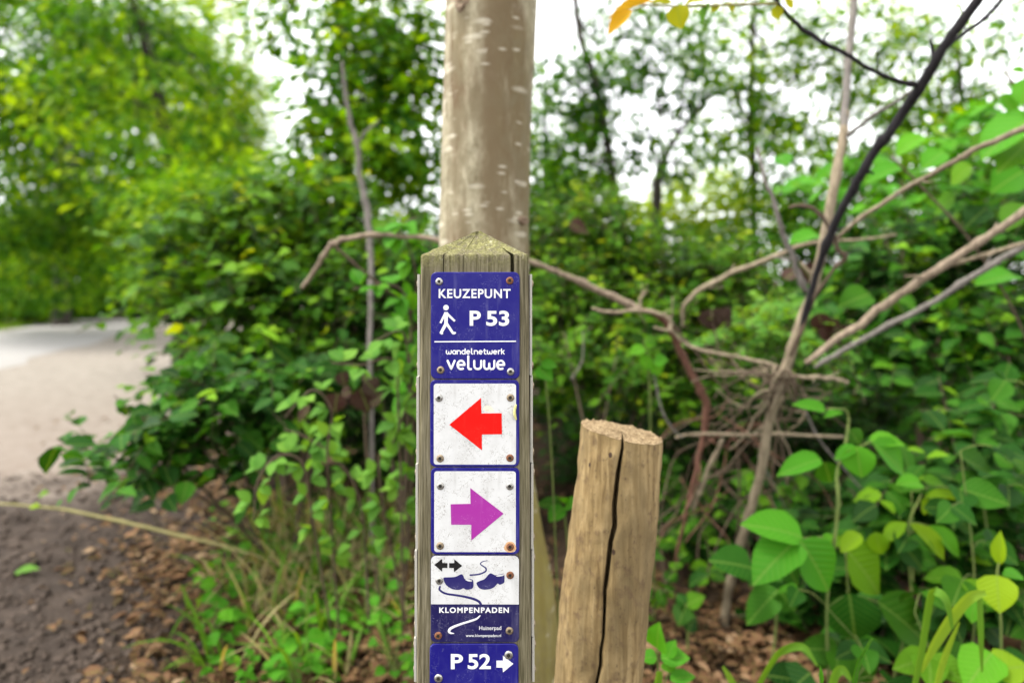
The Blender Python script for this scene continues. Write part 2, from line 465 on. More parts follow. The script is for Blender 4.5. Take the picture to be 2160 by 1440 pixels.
def row_pts(k, z, shrink=0.0, zoff=None, crackf=1.0):
    """perimeter of the timber at height z; shrink 0..1 closes the cap towards its apex"""
    py = HY - (z - H) / PD * F if zoff is None else EY
    xl = pl(887 - (py - 545) * 9.0 / 895, 0)[0]; xr = pl(1114.5 + (py - 545) * 6.5 / 895, 0)[0]
    xc, hw = (xl + xr) / 2, (xr - xl) / 2
    yc = PD + DEP / 2
    pts = []
    kk = min(k, len(zs) - 1)
    for j, u in enumerate(ub):
        y = PD + 0.00022 * grain[kk, j]
        e = max(0.0, abs(u) - 0.955) / 0.045
        y += 0.0030 * e * e
        x = xc + u * hw * (1 - 0.0)
        for u0, w, dp in crk:
            near = np.clip((z - (ze - 0.045 + 0.006 * (dp < .01))) / 0.012, 0, 1) * crackf
            if abs(u - u0) < w * 0.75: y += dp * near
        pts.append((x, y))
    for j, v in enumerate(sidecols):
        pts.append((xc + hw + 0.0003 * grs[0, kk, j] - 0.002 * max(0, abs(v) - .9) * 10, yc + v * DEP / 2))
    for v in backcols:
        pts.append((xc + v * hw, yc + DEP / 2))
    for j, v in enumerate(sidecols[::-1]):
        pts.append((xc - hw + 0.0003 * grs[1, kk, j], yc + v * DEP / 2))
    pts = np.array(pts)
    if shrink:
        c0 = np.array((pl(1004, 0)[0], yc))
        pts = c0 + (pts - c0) * (1 - shrink)
    return np.column_stack([pts, np.full(len(pts), z if zoff is None else zoff)])
for k, z in enumerate(zs):
    r_ = row_pts(k, z)
    if k == len(zs) - 1:
        r_[:, 2] -= 0.0012
    ring.append(r_)
apex_z = pl(0, 488)[2] + (0.117 / F) * 60 * 0.079
apex_z = H + (HY - 488) / F * (PD + DEP / 2)
for sft in (0.012, 0.05, 0.12, 0.2, 0.3, 0.4, 0.5, 0.6, 0.7, 0.8, 0.88, 0.95):
    r_ = row_pts(999, ze, sft, ze + (apex_z - ze) * sft + 0.0006, crackf=max(0, 1 - sft / 0.28))
    r_[:, 2] += rng.normal(0, 0.00045, len(r_))
    ring.append(r_)
m_ = len(ring[0])
V = np.vstack(ring + [np.array([[pl(1004, 0)[0], PD + DEP / 2, apex_z]])])
Fc = []
for k in range(len(ring) - 1):
    for j in range(m_):
        a, c_ = k * m_ + j, k * m_ + (j + 1) % m_
        Fc.append((a, c_, c_ + m_, a + m_))
for j in range(m_):
    Fc.append(((len(ring) - 1) * m_ + j, (len(ring) - 1) * m_ + (j + 1) % m_, len(V) - 1))
mk('timber', V, Fc, M['wood_grey'], post, smooth=True, sharp=32)

# ---- sign materials
def plate_mat(name, base, wear, amount=0.06, rough=0.4, speck=None, spk=0.70, scale=150, dusty=0.10, lw=0.005):
    b = NB(name)
    co = b.coord()
    m1 = b.noise(co, scale, 2, 0.5, 1.5)
    line = b.math('LESS_THAN', b.math('ABSOLUTE', b.math('SUBTRACT', m1, 0.5)), lw)
    gate = b.math('GREATER_THAN', b.noise(co, 55, 3), 1 - amount * 7.5)
    c = b.mix(b.math('MULTIPLY', b.math('MULTIPLY', line, gate), 0.75), base, wear)
    dust = b.noise(co, 38, 5, 0.6)
    c = b.mix(b.ramp(dust, [(0.45, 0.0), (0.8, dusty)]), c, wear)
    run = b.noise(b.coord((1, 1, 0.12)), 120, 4, 0.6)
    c = b.mix(b.ramp(run, [(0.58, 0.0), (0.75, 0.22)]), c, wear)
    if speck:
        sp = b.math('GREATER_THAN', b.noise(co, 900, 1), spk)
        g2 = b.math('GREATER_THAN', b.noise(co, 70, 2), 0.55)
        c = b.mix(b.math('MULTIPLY', b.math('MULTIPLY', sp, g2), 0.85), c, speck)
    return b.done(b.principled(c, rough, 0.16))
M['blue'] = plate_mat('enamel_blue', (0.010, 0.008, 0.142), (0.16, 0.16, 0.31), 0.06, speck=(0.3, 0.3, 0.42), spk=0.80)
M['navy'] = plate_mat('enamel_navy', (0.012, 0.010, 0.062), (0.20, 0.19, 0.27), 0.066, speck=(0.35, 0.35, 0.4), spk=0.72)
M['white'] = plate_mat('enamel_white', (0.57, 0.57, 0.56), (0.22, 0.20, 0.17), 0.068, speck=(0.08, 0.06, 0.045), spk=0.69, dusty=0.30, lw=0.011)
M['red'] = plate_mat('print_red', (0.60, 0.004, 0.002), (0.58, 0.05, 0.035), 0.06)
M['purple'] = plate_mat('print_purple', (0.29, 0.026, 0.25), (0.42, 0.14, 0.38), 0.062)
M['black'] = plate_mat('print_black', (0.012, 0.011, 0.011), (0.12, 0.11, 0.1), 0.05)
M['ink'] = plate_mat('lettering_white', (0.68, 0.68, 0.68), (0.5, 0.5, 0.52), 0.045)
M['edge_white'] = plate_mat('plate_edge', (0.42, 0.40, 0.35), (0.15, 0.13, 0.10), 0.08, speck=(0.05, 0.04, 0.03))
def metal(name, c1, c2, mt, rough):
    b = NB(name); nn = b.noise(b.coord(), 700, 4)
    c = b.ramp(nn, [(0.35, c1), (0.65, c2)])
    return b.done(b.principled(c, rough, 0.5, b.bump(nn, 0.3, 0.0004), mt))
M['steel'] = metal('screw_steel', (0.22, 0.21, 0.19), (0.50, 0.49, 0.46), 0.8, 0.36)
M['bronze'] = metal('screw_tarnished', (0.13, 0.095, 0.06), (0.34, 0.27, 0.18), 0.55, 0.5)
M['rust'] = metal('screw_rusty', (0.08, 0.028, 0.014), (0.24, 0.095, 0.04), 0.15, 0.75)
M['recess_shade'] = metal('screw_recess', (0.012, 0.010, 0.008), (0.03, 0.025, 0.02), 0.0, 0.8)  # dark colour stands in for the shade inside the screw recess
M['stain'] = plate_mat('rust_stain', (0.55, 0.32, 0.16), (0.75, 0.6, 0.42), 0.1)

def rrect(x0, y0, x1, y1, r, k=7):
    P = []
    for cx, cy, a0 in ((x1 - r, y0 + r, -90), (x1 - r, y1 - r, 0), (x0 + r, y1 - r, 90), (x0 + r, y0 + r, 180)):
        for a in np.linspace(a0, a0 + 90, k):
            P.append((cx + r * math.cos(R(a)), cy + r * math.sin(R(a))))
    return P
def prism(poly, o0, o1, bevel=0.0):
    """extrude a px outline of the post's face from o0 to o1 metres proud of the wood"""
    poly = [tuple(p) for p in poly]
    A = sum(poly[i][0] * poly[(i + 1) % len(poly)][1] - poly[(i + 1) % len(poly)][0] * poly[i][1] for i in range(len(poly)))
    if A > 0: poly = poly[::-1]                      # counter-clockwise as seen from the camera (y runs down)
    n = len(poly); c = np.mean(poly, 0)
    V = [pl(x, y, o0) for x, y in poly]
    if bevel:
        V += [pl(x, y, o1 - bevel * PD / F) for x, y in poly]
        inner = []
        for i in range(n):
            p, a, d = np.array(poly[i]), np.array(poly[i - 1]), np.array(poly[(i + 1) % n])
            t = (d - a) / (np.linalg.norm(d - a) + 1e-9)
            inner.append(p + np.array((t[1], -t[0])) * bevel)
        V += [pl(x, y, o1) for x, y in inner]; L = 3
    else:
        V += [pl(x, y, o1) for x, y in poly]; L = 2
    Fc = []
    for l in range(L - 1):
        for i in range(n):
            j = (i + 1) % n
            Fc.append((l * n + i, l * n + j, (l + 1) * n + j, (l + 1) * n + i))
    Fc.append(tuple(range((L - 1) * n, L * n)))
    return V, Fc
def flat(name, poly, o0, o1, mat, parent, bevel=0.0, label=None):
    V, Fc = prism(poly, o0, o1, bevel)
    return mk(name, V, Fc, mat, parent, smooth=False, label=label)

def lettering(txt, x0, x1, ytop, ybase, mat, parent, o1, off=0.0, name='lettering', label=None, asc=None, space=1.0):
    """built-in font fitted to a px box; ytop is the top of the tallest character"""
    cu = bpy.data.curves.new('txt', 'FONT'); cu.body = txt; cu.offset = off; cu.space_character = space; cu.resolution_u = 6
    t = bpy.data.objects.new('txt', cu); COL.objects.link(t)
    dg = bpy.context.evaluated_depsgraph_get(); dg.update()
    me = bpy.data.meshes.new_from_object(t.evaluated_get(dg))
    v = np.array([p.co[:] for p in me.vertices]); fs = [tuple(p.vertices) for p in me.polygons]
    bpy.data.objects.remove(t); bpy.data.curves.remove(cu); bpy.data.meshes.remove(me)
    lo = v.min(0); hi = v.max(0)
    lo_y = -off if asc is None else lo[1]
    px = x0 + (v[:, 0] - lo[0]) / (hi[0] - lo[0]) * (x1 - x0)
    py = ybase - (v[:, 1] - lo_y) / (hi[1] - lo_y) * (ybase - ytop)
    V = [pl(a, c_, o1) for a, c_ in zip(px, py)]
    return mk(name, V, fs, mat, parent, smooth=False, label=label)

def strokes(name, lines, w, o1, mat, parent, label=None, squash=0.12):
    """rounded brush lines on the plate: squashed tubes; each line (points, optional width list)"""
    out = []
    for ln in lines:
        pts, ws = ln if isinstance(ln, tuple) else (ln, None)
        k = len(pts) * 5
        Q = crom(np.column_stack([np.array(pts, float), np.full(len(pts), w) if ws is None else np.array(ws, float)]), k) if len(pts) > 2 else np.column_stack([np.array(pts, float), np.full(2, w) if ws is None else np.array(ws, float)])
        P = np.array([pl(a, c_, o1) for a, c_, _ in Q])
        V, Fc = tube(P, Q[:, 2] / 2 * PD / F, 12)
        V[:, 1] = P[0][1] + (V[:, 1] - P[0][1]) * squash
        out.append((V, Fc))
        for e in (0, -1):                                # round ends
            r_ = Q[e, 2] / 2
            cc = [P[e]] + [pl(Q[e, 0] + r_ * math.cos(a), Q[e, 1] + r_ * math.sin(a), o1) for a in np.linspace(0, -2 * math.pi, 15)[:-1]]
            cc[0] = cc[0] - np.array((0, r_ * PD / F * squash, 0))
            out.append((cc, [(0, 1 + (i + 1) % 14, 1 + i) for i in range(14)]))
    V, Fc = join(out)
    return mk(name, V, Fc, mat, parent, label=label)

def screw(px, py, o0, mat, parent, r=8.0, label=None, turn=0.3):
    """pan-head screw with a six-lobed recess"""
    k = 24; V, Fc, mi = [], [], []
    h = 0.0017
    rings = [(1.0, 0.0, 0), (1.0, 0.35, 0), (0.88, 0.8, 0), (0.68, 1.0, 0), (0.0, 1.0, 1), (0.0, 0.25, 1)]
    for f_, hh, star in rings:
        for q in range(k):
            a = 2 * math.pi * q / k
            rr = r * f_ if not star else r * (0.43 + 0.09 * math.cos(6 * (a + turn)))
            V.append(pl(px + rr * math.cos(a), py - rr * math.sin(a), o0 + h * hh))
    for l in range(len(rings) - 1):
        for q in range(k):
            Fc.append((l * k + q, l * k + (q + 1) % k, (l + 1) * k + (q + 1) % k, (l + 1) * k + q)); mi.append(1 if l >= 4 else 0)
    Fc.append(tuple(range(5 * k, 6 * k))); mi.append(1)
    o = mk('screw', V, Fc, mat, parent, sharp=40, label=label)
    o.data.materials.append(M['recess_shade'])
    o.data.polygons.foreach_set('material_index', mi)
    return o

T0, T1 = 0.0004, 0.0026                 # back and front of a plate
PR, TX = T1 + 0.0002, T1 + 0.0004       # printed panel, print on it
screws = {'s': (M['steel'], None), 'b': (M['bronze'], 'tarnished brown screw'), 'r': (M['rust'], 'rusty screw')}
def add_screws(parent, rows, o0):
    for px, py, kd, *rr in rows:
        screw(px, py, o0, screws[kd][0], parent, rr[0] if rr else 8.0, screws[kd][1], random.random())

# plate 1
p1 = flat('name_plate', rrect(909.5, 574, 1096, 798.5, 12), T0, T1, M['blue'], post, 1.3, 'blue plate numbered P 53 at the top of the post')
lettering('KEUZEPUNT', 926, 1077, 609.5, 628.5, M['ink'], p1, TX, 0.022, space=1.12, label='white capitals KEUZEPUNT')
lettering('P', 991, 1014.5, 655, 686.5, M['ink'], p1, TX, 0.028)
lettering('53', 1026, 1074, 655, 687, M['ink'], p1, TX, 0.028, asc=1, label='white number 53')
flat('rule_line', [(917, 719), (1088.5, 718), (1088.5, 720.3), (917, 721.3)], T1 - .0001, TX, M['ink'], p1)
walker = []
hc = [(941.3 + 5.8 * math.cos(a), 648.4 + 5.8 * math.sin(a)) for a in np.linspace(0, 2 * math.pi, 18)[:-1]]
for poly in (hc, [(937.8, 658), (945.5, 658), (944.8, 683), (937.6, 683)], [(938.3, 658), (941.3, 663), (931.5, 682), (927.7, 679.8)],
             [(945.4, 659.5), (961.5, 675.5), (958.4, 678.3), (944.6, 666)], [(937.8, 681.5), (943, 686.5), (934.4, 701), (935.6, 703.2), (932.5, 705.2), (928.2, 702.6), (928, 700.4)],
             [(939.2, 682), (944.7, 680), (957.3, 699.2), (961.8, 699.8), (962.6, 702), (959.5, 704.6), (955.5, 704.6), (953.2, 702.4)]):
    walker.append(prism(poly, T1 - .0001, TX + 0.00001 * len(walker)))
V, Fc = join(walker)
mk('walker_symbol', V, Fc, M['ink'], p1, smooth=False, label='white walking figure')
def glyph(ch, x, yb, h, w):
    """rounded strokes of one lower-case letter: x left edge, yb baseline, h x-height, w width -> list of polylines"""
    P = lambda *q: [(x + a * w, yb - c_ * h) for a, c_ in q]
    arc = lambda cx, cy, rx, ry, a0, a1, k=9: [(cx + rx * math.cos(R(a)), cy + ry * math.sin(R(a))) for a in np.linspace(a0, a1, k)]
    if ch == 'v': return [P((0, 1), (0.5, 0.02)), P((0.5, 0.02), (1, 1))]
    if ch == 'l': return [P((0.2, 1.55), (0.2, 0.8), (0.2, 0.22), (0.45, 0.0), (0.9, 0.0))]
    if ch == 'u': return [P(*([(0, 1), (0, .6)] + arc(.5, .42, .5, .42, 180, 360) + [(1, .6), (1, 1)]))]
    if ch == 'w': return [P(*([(0, 1), (0, .6)] + arc(.25, .36, .25, .36, 180, 360) + [(.5, .7)])), P(*([(.5, .7)] + arc(.75, .36, .25, .36, 180, 360) + [(1, .6), (1, 1)]))]
    if ch == 'n': return [P((0, 0), (0, 1)), P(*([(0, .55)] + arc(.5, .55, .5, .45, 180, 0) + [(1, .4), (1, 0)]))]
    if ch == 'e': return [P(*([(0.05, .5), (1, .5)])), P(*(arc(.5, .5, .5, .5, 0, 300, 14)))]
    if ch == 'a': return [P(*arc(.5, .5, .5, .5, 0, 360, 16)), P((1, .95), (1, 0))]
    if ch == 'd': return [P(*arc(.5, .5, .5, .5, 0, 360, 16)), P((1, 1.5), (1, 0))]
    if ch == 't': return [P((.35, 1.4), (.35, .3), (.55, 0.02), (1, 0)), P((0, 1), (.95, 1))]
    if ch == 'r': return [P((.1, 0), (.1, 1)), P((.1, .55), (.35, .95), (.95, 1))]
    if ch == 'k': return [P((0, 0), (0, 1.5)), P((.05, .45), (.9, 1)), P((.3, .6), (.95, 0))]
    return []
def rounded(word, x0, x1, yb, h, wd, parent, label):
    wid = {'w': 1.45, 'l': 0.55, 't': 0.72, 'r': 0.6, 'k': .85}
    tot = sum(wid.get(c_, 1.0) for c_ in word); gap = 0.42
    unit = (x1 - x0 - wd) / (tot + gap * (len(word) - 1))
    x = x0 + wd / 2; ls = []
    for c_ in word:
        w_ = wid.get(c_, 1.0) * unit
        ls += [g_ for g_ in glyph(c_, x, yb - wd / 2, h - wd, w_)]
        x += w_ + gap * unit
    strokes('lettering', ls, wd, T1 + 0.0001, M['ink'], parent, label)
rounded('wandelnetwerk', 941, 1065, 747, 9.4, 2.3, p1, 'small white word wandelnetwerk')
rounded('veluwe', 942.5, 1066, 780, 22, 4.6, p1, 'large white word veluwe')
add_screws(p1, [(927, 594, 's'), (1075.3, 592, 'r'), (930, 779.5, 'b'), (1077, 783, 's')], T1)

# plates 2 and 3
def arrow_plate(x0, y0, x1, y1, ix0, iy0, ix1, iy1, pts, mat, lab, alab, scr):
    p = flat('arrow_plate', rrect(x0, y0, x1, y1, 11), T0, T1, M['blue'], post, 1.3, lab)
    flat('white_panel', rrect(ix0, iy0, ix1, iy1, 6), T1 - .0001, PR, M['white'], p)
    flat('arrow', pts, PR - .0001, TX + .0001, mat, p, label=alab)
    add_screws(p, scr, PR)
    return p
p2 = arrow_plate(908, 800.5, 1095, 983, 915.5, 808, 1088.5, 978, [(948.2, 894.2), (1014.7, 838), (1015.8, 870.5), (1058.3, 870), (1059, 914), (1016.8, 914.8), (1016.8, 947.8)], M['red'],
                 'white plate with blue border and red arrow', 'red arrow pointing to the road side', [(926.6, 838, 's'), (1076.7, 837.5, 'b'), (929, 965, 'b'), (1075.7, 964, 'r')])
p3 = arrow_plate(909.5, 984.8, 1095.5, 1167, 916.5, 992, 1088, 1161.5, [(992.3, 1027), (1062.5, 1080.8), (994.4, 1137), (994.4, 1104), (952.2, 1104), (951, 1061), (993, 1060)], M['purple'],
                 'white plate with blue border and purple arrow', 'purple arrow pointing to the short stake', [(929.7, 1022.8, 's'), (1075.4, 1023.3, 's'), (929, 1148.4, 'b'), (1076, 1150.5, 'r')])
flat('rust_stain', [(1076 + 12.5 * math.cos(a) * (1 + .1 * math.sin(3 * a)), 1151 + 11.5 * math.sin(a)) for a in np.linspace(0, 2 * math.pi, 22)[:-1]], PR - .0001, PR + .00006, M['stain'], p3)
flat('rust_stain', [(1031 + 11 * math.cos(a) * (1 + .2 * math.sin(3 * a)), 861 + 7 * math.sin(a + .3)) for a in np.linspace(0, 2 * math.pi, 22)[:-1]], PR - .0001, PR + .00006, plate_mat('faint_stain', (0.72, 0.60, 0.48), (0.5, .3, .18), 0.1, speck=(.3, .12, .05), spk=.62), p2)

# plate 4
p4 = flat('trail_plate', rrect(909, 1168.8, 1095, 1352, 11), T0, T1, M['navy'], post, 1.3, 'white and navy plate with two wooden clogs')
wp = [q for q in rrect(909.6, 1169.4, 1094.6, 1330, 10.5) if q[1] < 1250] + [(909.6, 1271), (1094.4, 1271)]
wp = [(909.6, 1271.0)] + [q for q in rrect(909.6, 1169.4, 1094.6, 1330, 10.5)[21:] if q[1] < 1250] + [q for q in rrect(909.6, 1169.4, 1094.6, 1330, 10.5)[:7]] + [(1094.4, 1271.5)]
flat('white_panel', wp, T1 - .0001, PR, M['white'], p4)
z4 = lambda q: [(840 + a / 4.967, 1150 + c_ / 4.967) for a, c_ in q]
dark_ink = plate_mat('print_navy', (0.020, 0.017, 0.10), (0.25, 0.24, 0.35), 0.055)
V, Fc = join([prism(z4([(382, 190), (462, 127), (466, 170), (518, 172), (518, 222), (464, 222), (462, 260)]), PR - .0001, TX + .0001),
              prism(z4([(536, 172), (590, 172), (590, 132), (672, 200), (588, 265), (584, 222), (536, 222)]), PR - .0001, TX + .0001)])
mk('arrow', V, Fc, M['black'], p4, smooth=False, label='black double arrow')
def smooth_poly(P, k=4):
    P = np.array(P, float); n = len(P); out = []
    for i in range(n):
        a, b_, c_, d = P[i - 1], P[i], P[(i + 1) % n], P[(i + 2) % n]
        for t in np.linspace(0, 1, k, endpoint=False):
            out.append(tuple(0.5 * (2 * b_ + (c_ - a) * t + (2 * a - 5 * b_ + 4 * c_ - d) * t * t + (3 * b_ - a - 3 * c_ + d) * t ** 3)))
    return out
for shoe, hole in (([(478, 325), (520, 320), (600, 315), (660, 288), (685, 305), (700, 337), (770, 340), (788, 365), (786, 425), (748, 446), (706, 446), (685, 434), (640, 450), (570, 442), (510, 405), (484, 362)], [(702, 341), (740, 341), (774, 352), (772, 362), (735, 360)]),
                   ([(822, 378), (850, 360), (905, 338), (940, 300), (970, 278), (1020, 298), (1080, 288), (1110, 298), (1113, 345), (1108, 376), (1065, 396), (1042, 384), (1010, 418), (970, 440), (900, 448), (855, 434), (832, 408)], [(1024, 306), (1060, 294), (1102, 293), (1098, 303), (1050, 311)])):
    so = flat('clog_symbol', z4(smooth_poly(shoe)), PR - .0001, TX + .0001, dark_ink, p4)
    V, Fc = prism(z4(smooth_poly(hole)), PR, TX + .00016)
    so.data.materials.append(M['white'])
    me2 = mesh_from('hole', np.array(V) - np.array(WL[so.name]), Fc, False)
    import bmesh
    bm = bmesh.new(); bm.from_mesh(so.data); k0 = len(bm.faces); bm.from_mesh(me2); bm.faces.ensure_lookup_table()
    for f_ in bm.faces[k0:]: f_.material_index = 1
    bm.to_mesh(so.data); bm.free(); bpy.data.meshes.remove(me2)
def brush(name, pts, ws, mat, o, lab):
    strokes(name, [(z4(pts), [w / 4.967 for w in ws])], 1, o, mat, p4, lab, squash=0.06)
brush('path_line', [(757, 298), (850, 288), (915, 258), (918, 225), (880, 198), (862, 178), (890, 155), (938, 147)], [18, 17, 17, 15, 13, 11, 9, 5], dark_ink, PR, 'thin navy path curling away')
brush('path_line', [(441, 418), (438, 452), (500, 490), (640, 512), (760, 537), (838, 567), (866, 598)], [20, 22, 22, 23, 26, 27, 26], dark_ink, PR, 'navy path winding below the clogs')
brush('path_line', [(858, 722), (810, 760), (650, 812), (560, 850), (535, 882), (550, 902), (585, 907)], [12, 20, 22, 27, 28, 20, 8], M['ink'], T1, 'white path line on navy')
lettering('KLOMPENPADEN', 927, 1073.5, 1277.3, 1289, M['ink'], p4, TX, 0.034, space=1.22, label='white capitals KLOMPENPADEN')
lettering('Huinerpad', 1011, 1057.4, 1316.5, 1327.5, M['ink'], p4, TX, 0.004, asc=1)
lettering('www.klompenpaden.nl', 983, 1057, 1333.5, 1341.5, M['ink'], p4, TX, 0.006, asc=1)
add_screws(p4, [(927.4, 1221.5, 's'), (1076, 1210, 'r')], PR)
add_screws(p4, [(925, 1337, 'r'), (1074.6, 1326.8, 'b')], T1)

# plate 5
p5 = flat('direction_plate', rrect(907, 1354.4, 1093.5, 1448, 12), T0 + .0004, T1 + .0004, M['blue'], post, 1.3, 'blue plate reading P 52 with white arrow, lowest on the post')
lettering('P', 951.5, 977, 1374.8, 1406.7, M['ink'], p5, TX + .0004, 0.028)
lettering('52', 987, 1035.5, 1374.5, 1406.9, M['ink'], p5, TX + .0004, 0.028, asc=1, label='white number 52')
flat('arrow', z4([(1030, 1188), (1098, 1188), (1098, 1135), (1205, 1220), (1098, 1308), (1094, 1258), (1030, 1258)]), T1 + .0003, TX + .0005, M['ink'], p5, label='white arrow pointing to the short stake')
add_screws(p5, [(1073, 1377, 's', 9), (925.6, 1426, 's', 9)], T1 + .0006)

# plates on the two side faces, seen edge on
for sgn in (-1, 1):
    for y0, y1 in ((578, 793), (797, 979), (983, 1163), (1167, 1349), (1353, 1446)):
        def sx(py): return 886.6 - (py - 545) * 9.0 / 895 if sgn < 0 else 1114.9 + (py - 545) * 6.5 / 895
        xa = (pl(sx((y0 + y1) / 2), 0)[0]) + sgn * 0.0005
        V = []
        for dx in (0.0004, 0.0032):
            for (yy, py) in ((0.008, y0), (0.107, y0), (0.107, y1), (0.008, y1)):
                V.append((xa + sgn * dx, PD + yy, pl(0, py)[2]))
        Fc = [(0, 1, 2, 3), (7, 6, 5, 4), (0, 4, 5, 1), (1, 5, 6, 2), (2, 6, 7, 3), (3, 7, 4, 0)]
        sp = mk('side_plate', V, Fc, M['edge_white'], post, smooth=False, label='narrow white edge of a side plate')
        for yy in (0.016, 0.098):
            for py in (y0 + 20, y1 - 20):
                k = 10; Vs, Fs = [], []
                for rr, hh in ((0.0042, 0.0), (0.0040, 0.0009), (0.0026, 0.0016)):
                    for q in range(k):
                        a = 2 * math.pi * q / k
                        Vs.append((xa + sgn * (0.0032 + hh), PD + yy + rr * math.cos(a), pl(0, py)[2] + rr * math.sin(a)))
                for l in range(2):
                    for q in range(k):
                        Fs.append((l * k + q, l * k + (q + 1) % k, (l + 1) * k + (q + 1) % k, (l + 1) * k + q))
                Fs.append(tuple(range(2 * k, 3 * k)))
                mk('screw', Vs, Fs, M['bronze'], sp)

# caterpillar on the edge of the red arrow plate
b = NB('larva_skin'); c = b.ramp(b.noise(b.coord(), 900, 2), [(0.3, (0.42, 0.40, 0.12)), (0.7, (0.60, 0.57, 0.25))])
M['larva'] = b.done(b.principled(c, 0.4, 0.4))
Q = crom([(1088.6, 852, 2.0), (1087, 857, 2.8), (1085.3, 866, 3.0), (1086.2, 875, 2.9), (1088.6, 883, 2.0)], 26)
P = np.array([pl(a, c_, T1 + 0.0019) for a, c_, _ in Q])
V, Fc = tube(P, Q[:, 2] * PD / F * (1 + 0.09 * np.sin(np.arange(26) * 2.4)), 10)
tag(mk('caterpillar', V, Fc, M['larva']), 'small pale yellow caterpillar on the edge of the red arrow plate', 'caterpillar')

# ------------------------------------------------------------------ short stake
b = NB('stake_wood')
f1 = b.noise(b.coord((1, 1, 0.06)), 130, 6, 0.6, 0.4); f2 = b.noise(b.coord((1, 1, 0.35)), 16, 5, 0.6); f3 = b.noise(b.coord((1, 1, 0.8)), 75, 4)
c = b.ramp(f1, [(0.28, (0.10, 0.062, 0.024)), (0.5, (0.235, 0.163, 0.072)), (0.75, (0.36, 0.268, 0.135))])
c = b.mix(b.ramp(f2, [(0.40, 0.0), (0.62, 0.85)]), c, (0.135, 0.098, 0.046))
c = b.mix(b.ramp(f3, [(0.54, 0.0), (0.70, 0.75)]), c, (0.10, 0.062, 0.034))
spk = b.noise(b.coord((1, 1, 0.5)), 260, 3, 0.6)
c = b.mix(b.ramp(spk, [(0.62, 0.0), (0.70, 0.7)]), c, (0.07, 0.045, 0.026))
hole = b.n('ShaderNodeTexVoronoi'); b.l(b.coord((1, 1, 0.7)), hole.inputs['Vector']); hole.inputs['Scale'].default_value = 30
c = b.mix(b.math('LESS_THAN', hole.outputs['Distance'], 0.085), c, (0.05, 0.03, 0.02))
nrm = b.bump(b.math('ADD', f1, f3), 0.5, 0.003)
M['stake'] = b.done(b.principled(c, 0.85, 0.2, nrm))
b = NB('sawn_wood')
f1 = b.noise(b.coord((1, 1, 1)), 210, 6, 0.7)
c = b.ramp(f1, [(0.34, (0.09, 0.06, 0.03)), (0.5, (0.22, 0.155, 0.085)), (0.68, (0.36, 0.28, 0.165))])
M['sawn'] = b.done(b.principled(c, 0.9, 0.15, b.bump(f1, 0.9, 0.003)))
SD = 1.0
ysp = np.array((886, 993, 1085.5, 1174, 1263, 1343, 1440, 2100.0))
xl_ = np.array((1228.5, 1218.5, 1206.5, 1194, 1182, 1174, 1168, 1105.0)); xr_ = np.array((1399, 1391.7, 1387, 1378, 1368, 1360, 1351.4, 1290.0))
yc_ = np.array((900, 920, 973, 1041, 1077.5, 1110, 1174, 1206, 1242.6, 1295, 1327, 1351, 1387.6, 1440, 1700))
xc_ = np.array((1313, 1313, 1303, 1295, 1296, 1287, 1279, 1274, 1274, 1271.7, 1265.6, 1265.6, 1257.6, 1252, 1236))
wc_ = np.array((2.6, 3.4, 5.4, 6.4, 6.4, 6.2, 5.8, 4.6, 4.2, 3.6, 3.9, 4.0, 3.6, 3.4, 2))
hubs = np.concatenate([np.linspace(-0.08, 0.36, 14)[:-1], np.linspace(0.36, 0.79, 90)])
others = np.linspace(0, 1, 92)
TH = None; rows = []
ztop_mid = H + (HY - 911) / F * SD
rgs = np.random.default_rng(11)
rough = rgs.normal(0, 1, (len(hubs), 101))
for _ in range(5): rough = (rough + np.roll(rough, 1, 0) + np.roll(rough, -1, 0)) / 3
for _ in range(2): rough = (rough + np.roll(rough, 1, 1) + np.roll(rough, -1, 1)) / 3
rough /= rough.std()
rim = rgs.normal(0, 1, 101); rim = (rim + np.roll(rim, 1)) / 2
for k, z in enumerate(hubs):
    py = HY - (z - H) / SD * F
    xl, xr = np.interp(py, ysp, xl_), np.interp(py, ysp, xr_)
    cx, rp = (xl + xr) / 2, (xr - xl) / 2
    ct = math.asin(np.clip((CX + (np.interp(py, yc_, xc_) - CX) * 0.942 - cx) / rp, -.9, .9)); w = np.interp(py, yc_, wc_) / rp    # the split faces the camera, nearer than the axis
    w *= 0.85
    off = np.concatenate([[-w, -w * .9, -w * .6, -w * .2, w * .2, w * .6, w * .9, w, w * 1.6], np.linspace(w * 2.6, 2 * math.pi - w * 2.6, 92)])
    dpt = np.concatenate([[0.0015, 0.012, 0.03, 0.042, 0.042, 0.03, 0.012, 0.0015, 0.0002], np.zeros(92)])
    if z < 0.1: dpt = dpt * 0
    th = ct + off
    r0 = rp * SD / F
    rr = r0 * (1 + 0.012 * np.sin(2 * th + 1) + 0.008 * np.sin(3 * th + z * 9)) + 0.0007 * rough[k] - dpt
    rr += 0.004 * np.exp(-((th - 0.1) ** 2) / 0.12 - ((py - 1085) / 45) ** 2)
    xc = (cx - CX) / F * SD
    zt = z
    if z > 0.6:
        f_ = (z - 0.6) / 0.19
        topz = ztop_mid - 0.19 * rr * np.sin(th) + 0.0010 * rim - 0.001 * np.cos(th)
        zt = 0.6 + (topz - 0.6) * f_
    rows.append(np.column_stack([xc + rr * np.sin(th), SD - rr * np.cos(th), np.broadcast_to(zt, th.shape)]))
k = len(rows[0]); nb = len(rows)
V = np.vstack(rows); Fc = []
for a in range(nb - 1):
    for j in range(k):
        Fc.append((a * k + j, a * k + (j + 1) % k, (a + 1) * k + (j + 1) % k, (a + 1) * k + j))
stake = thing('wooden_stake', (V[:k, 0].mean(), SD, 0.0), 'short round wooden stake with a long split and rough sawn top', 'stake')
mk('stake_body', V, Fc, M['stake'], stake, sharp=50)
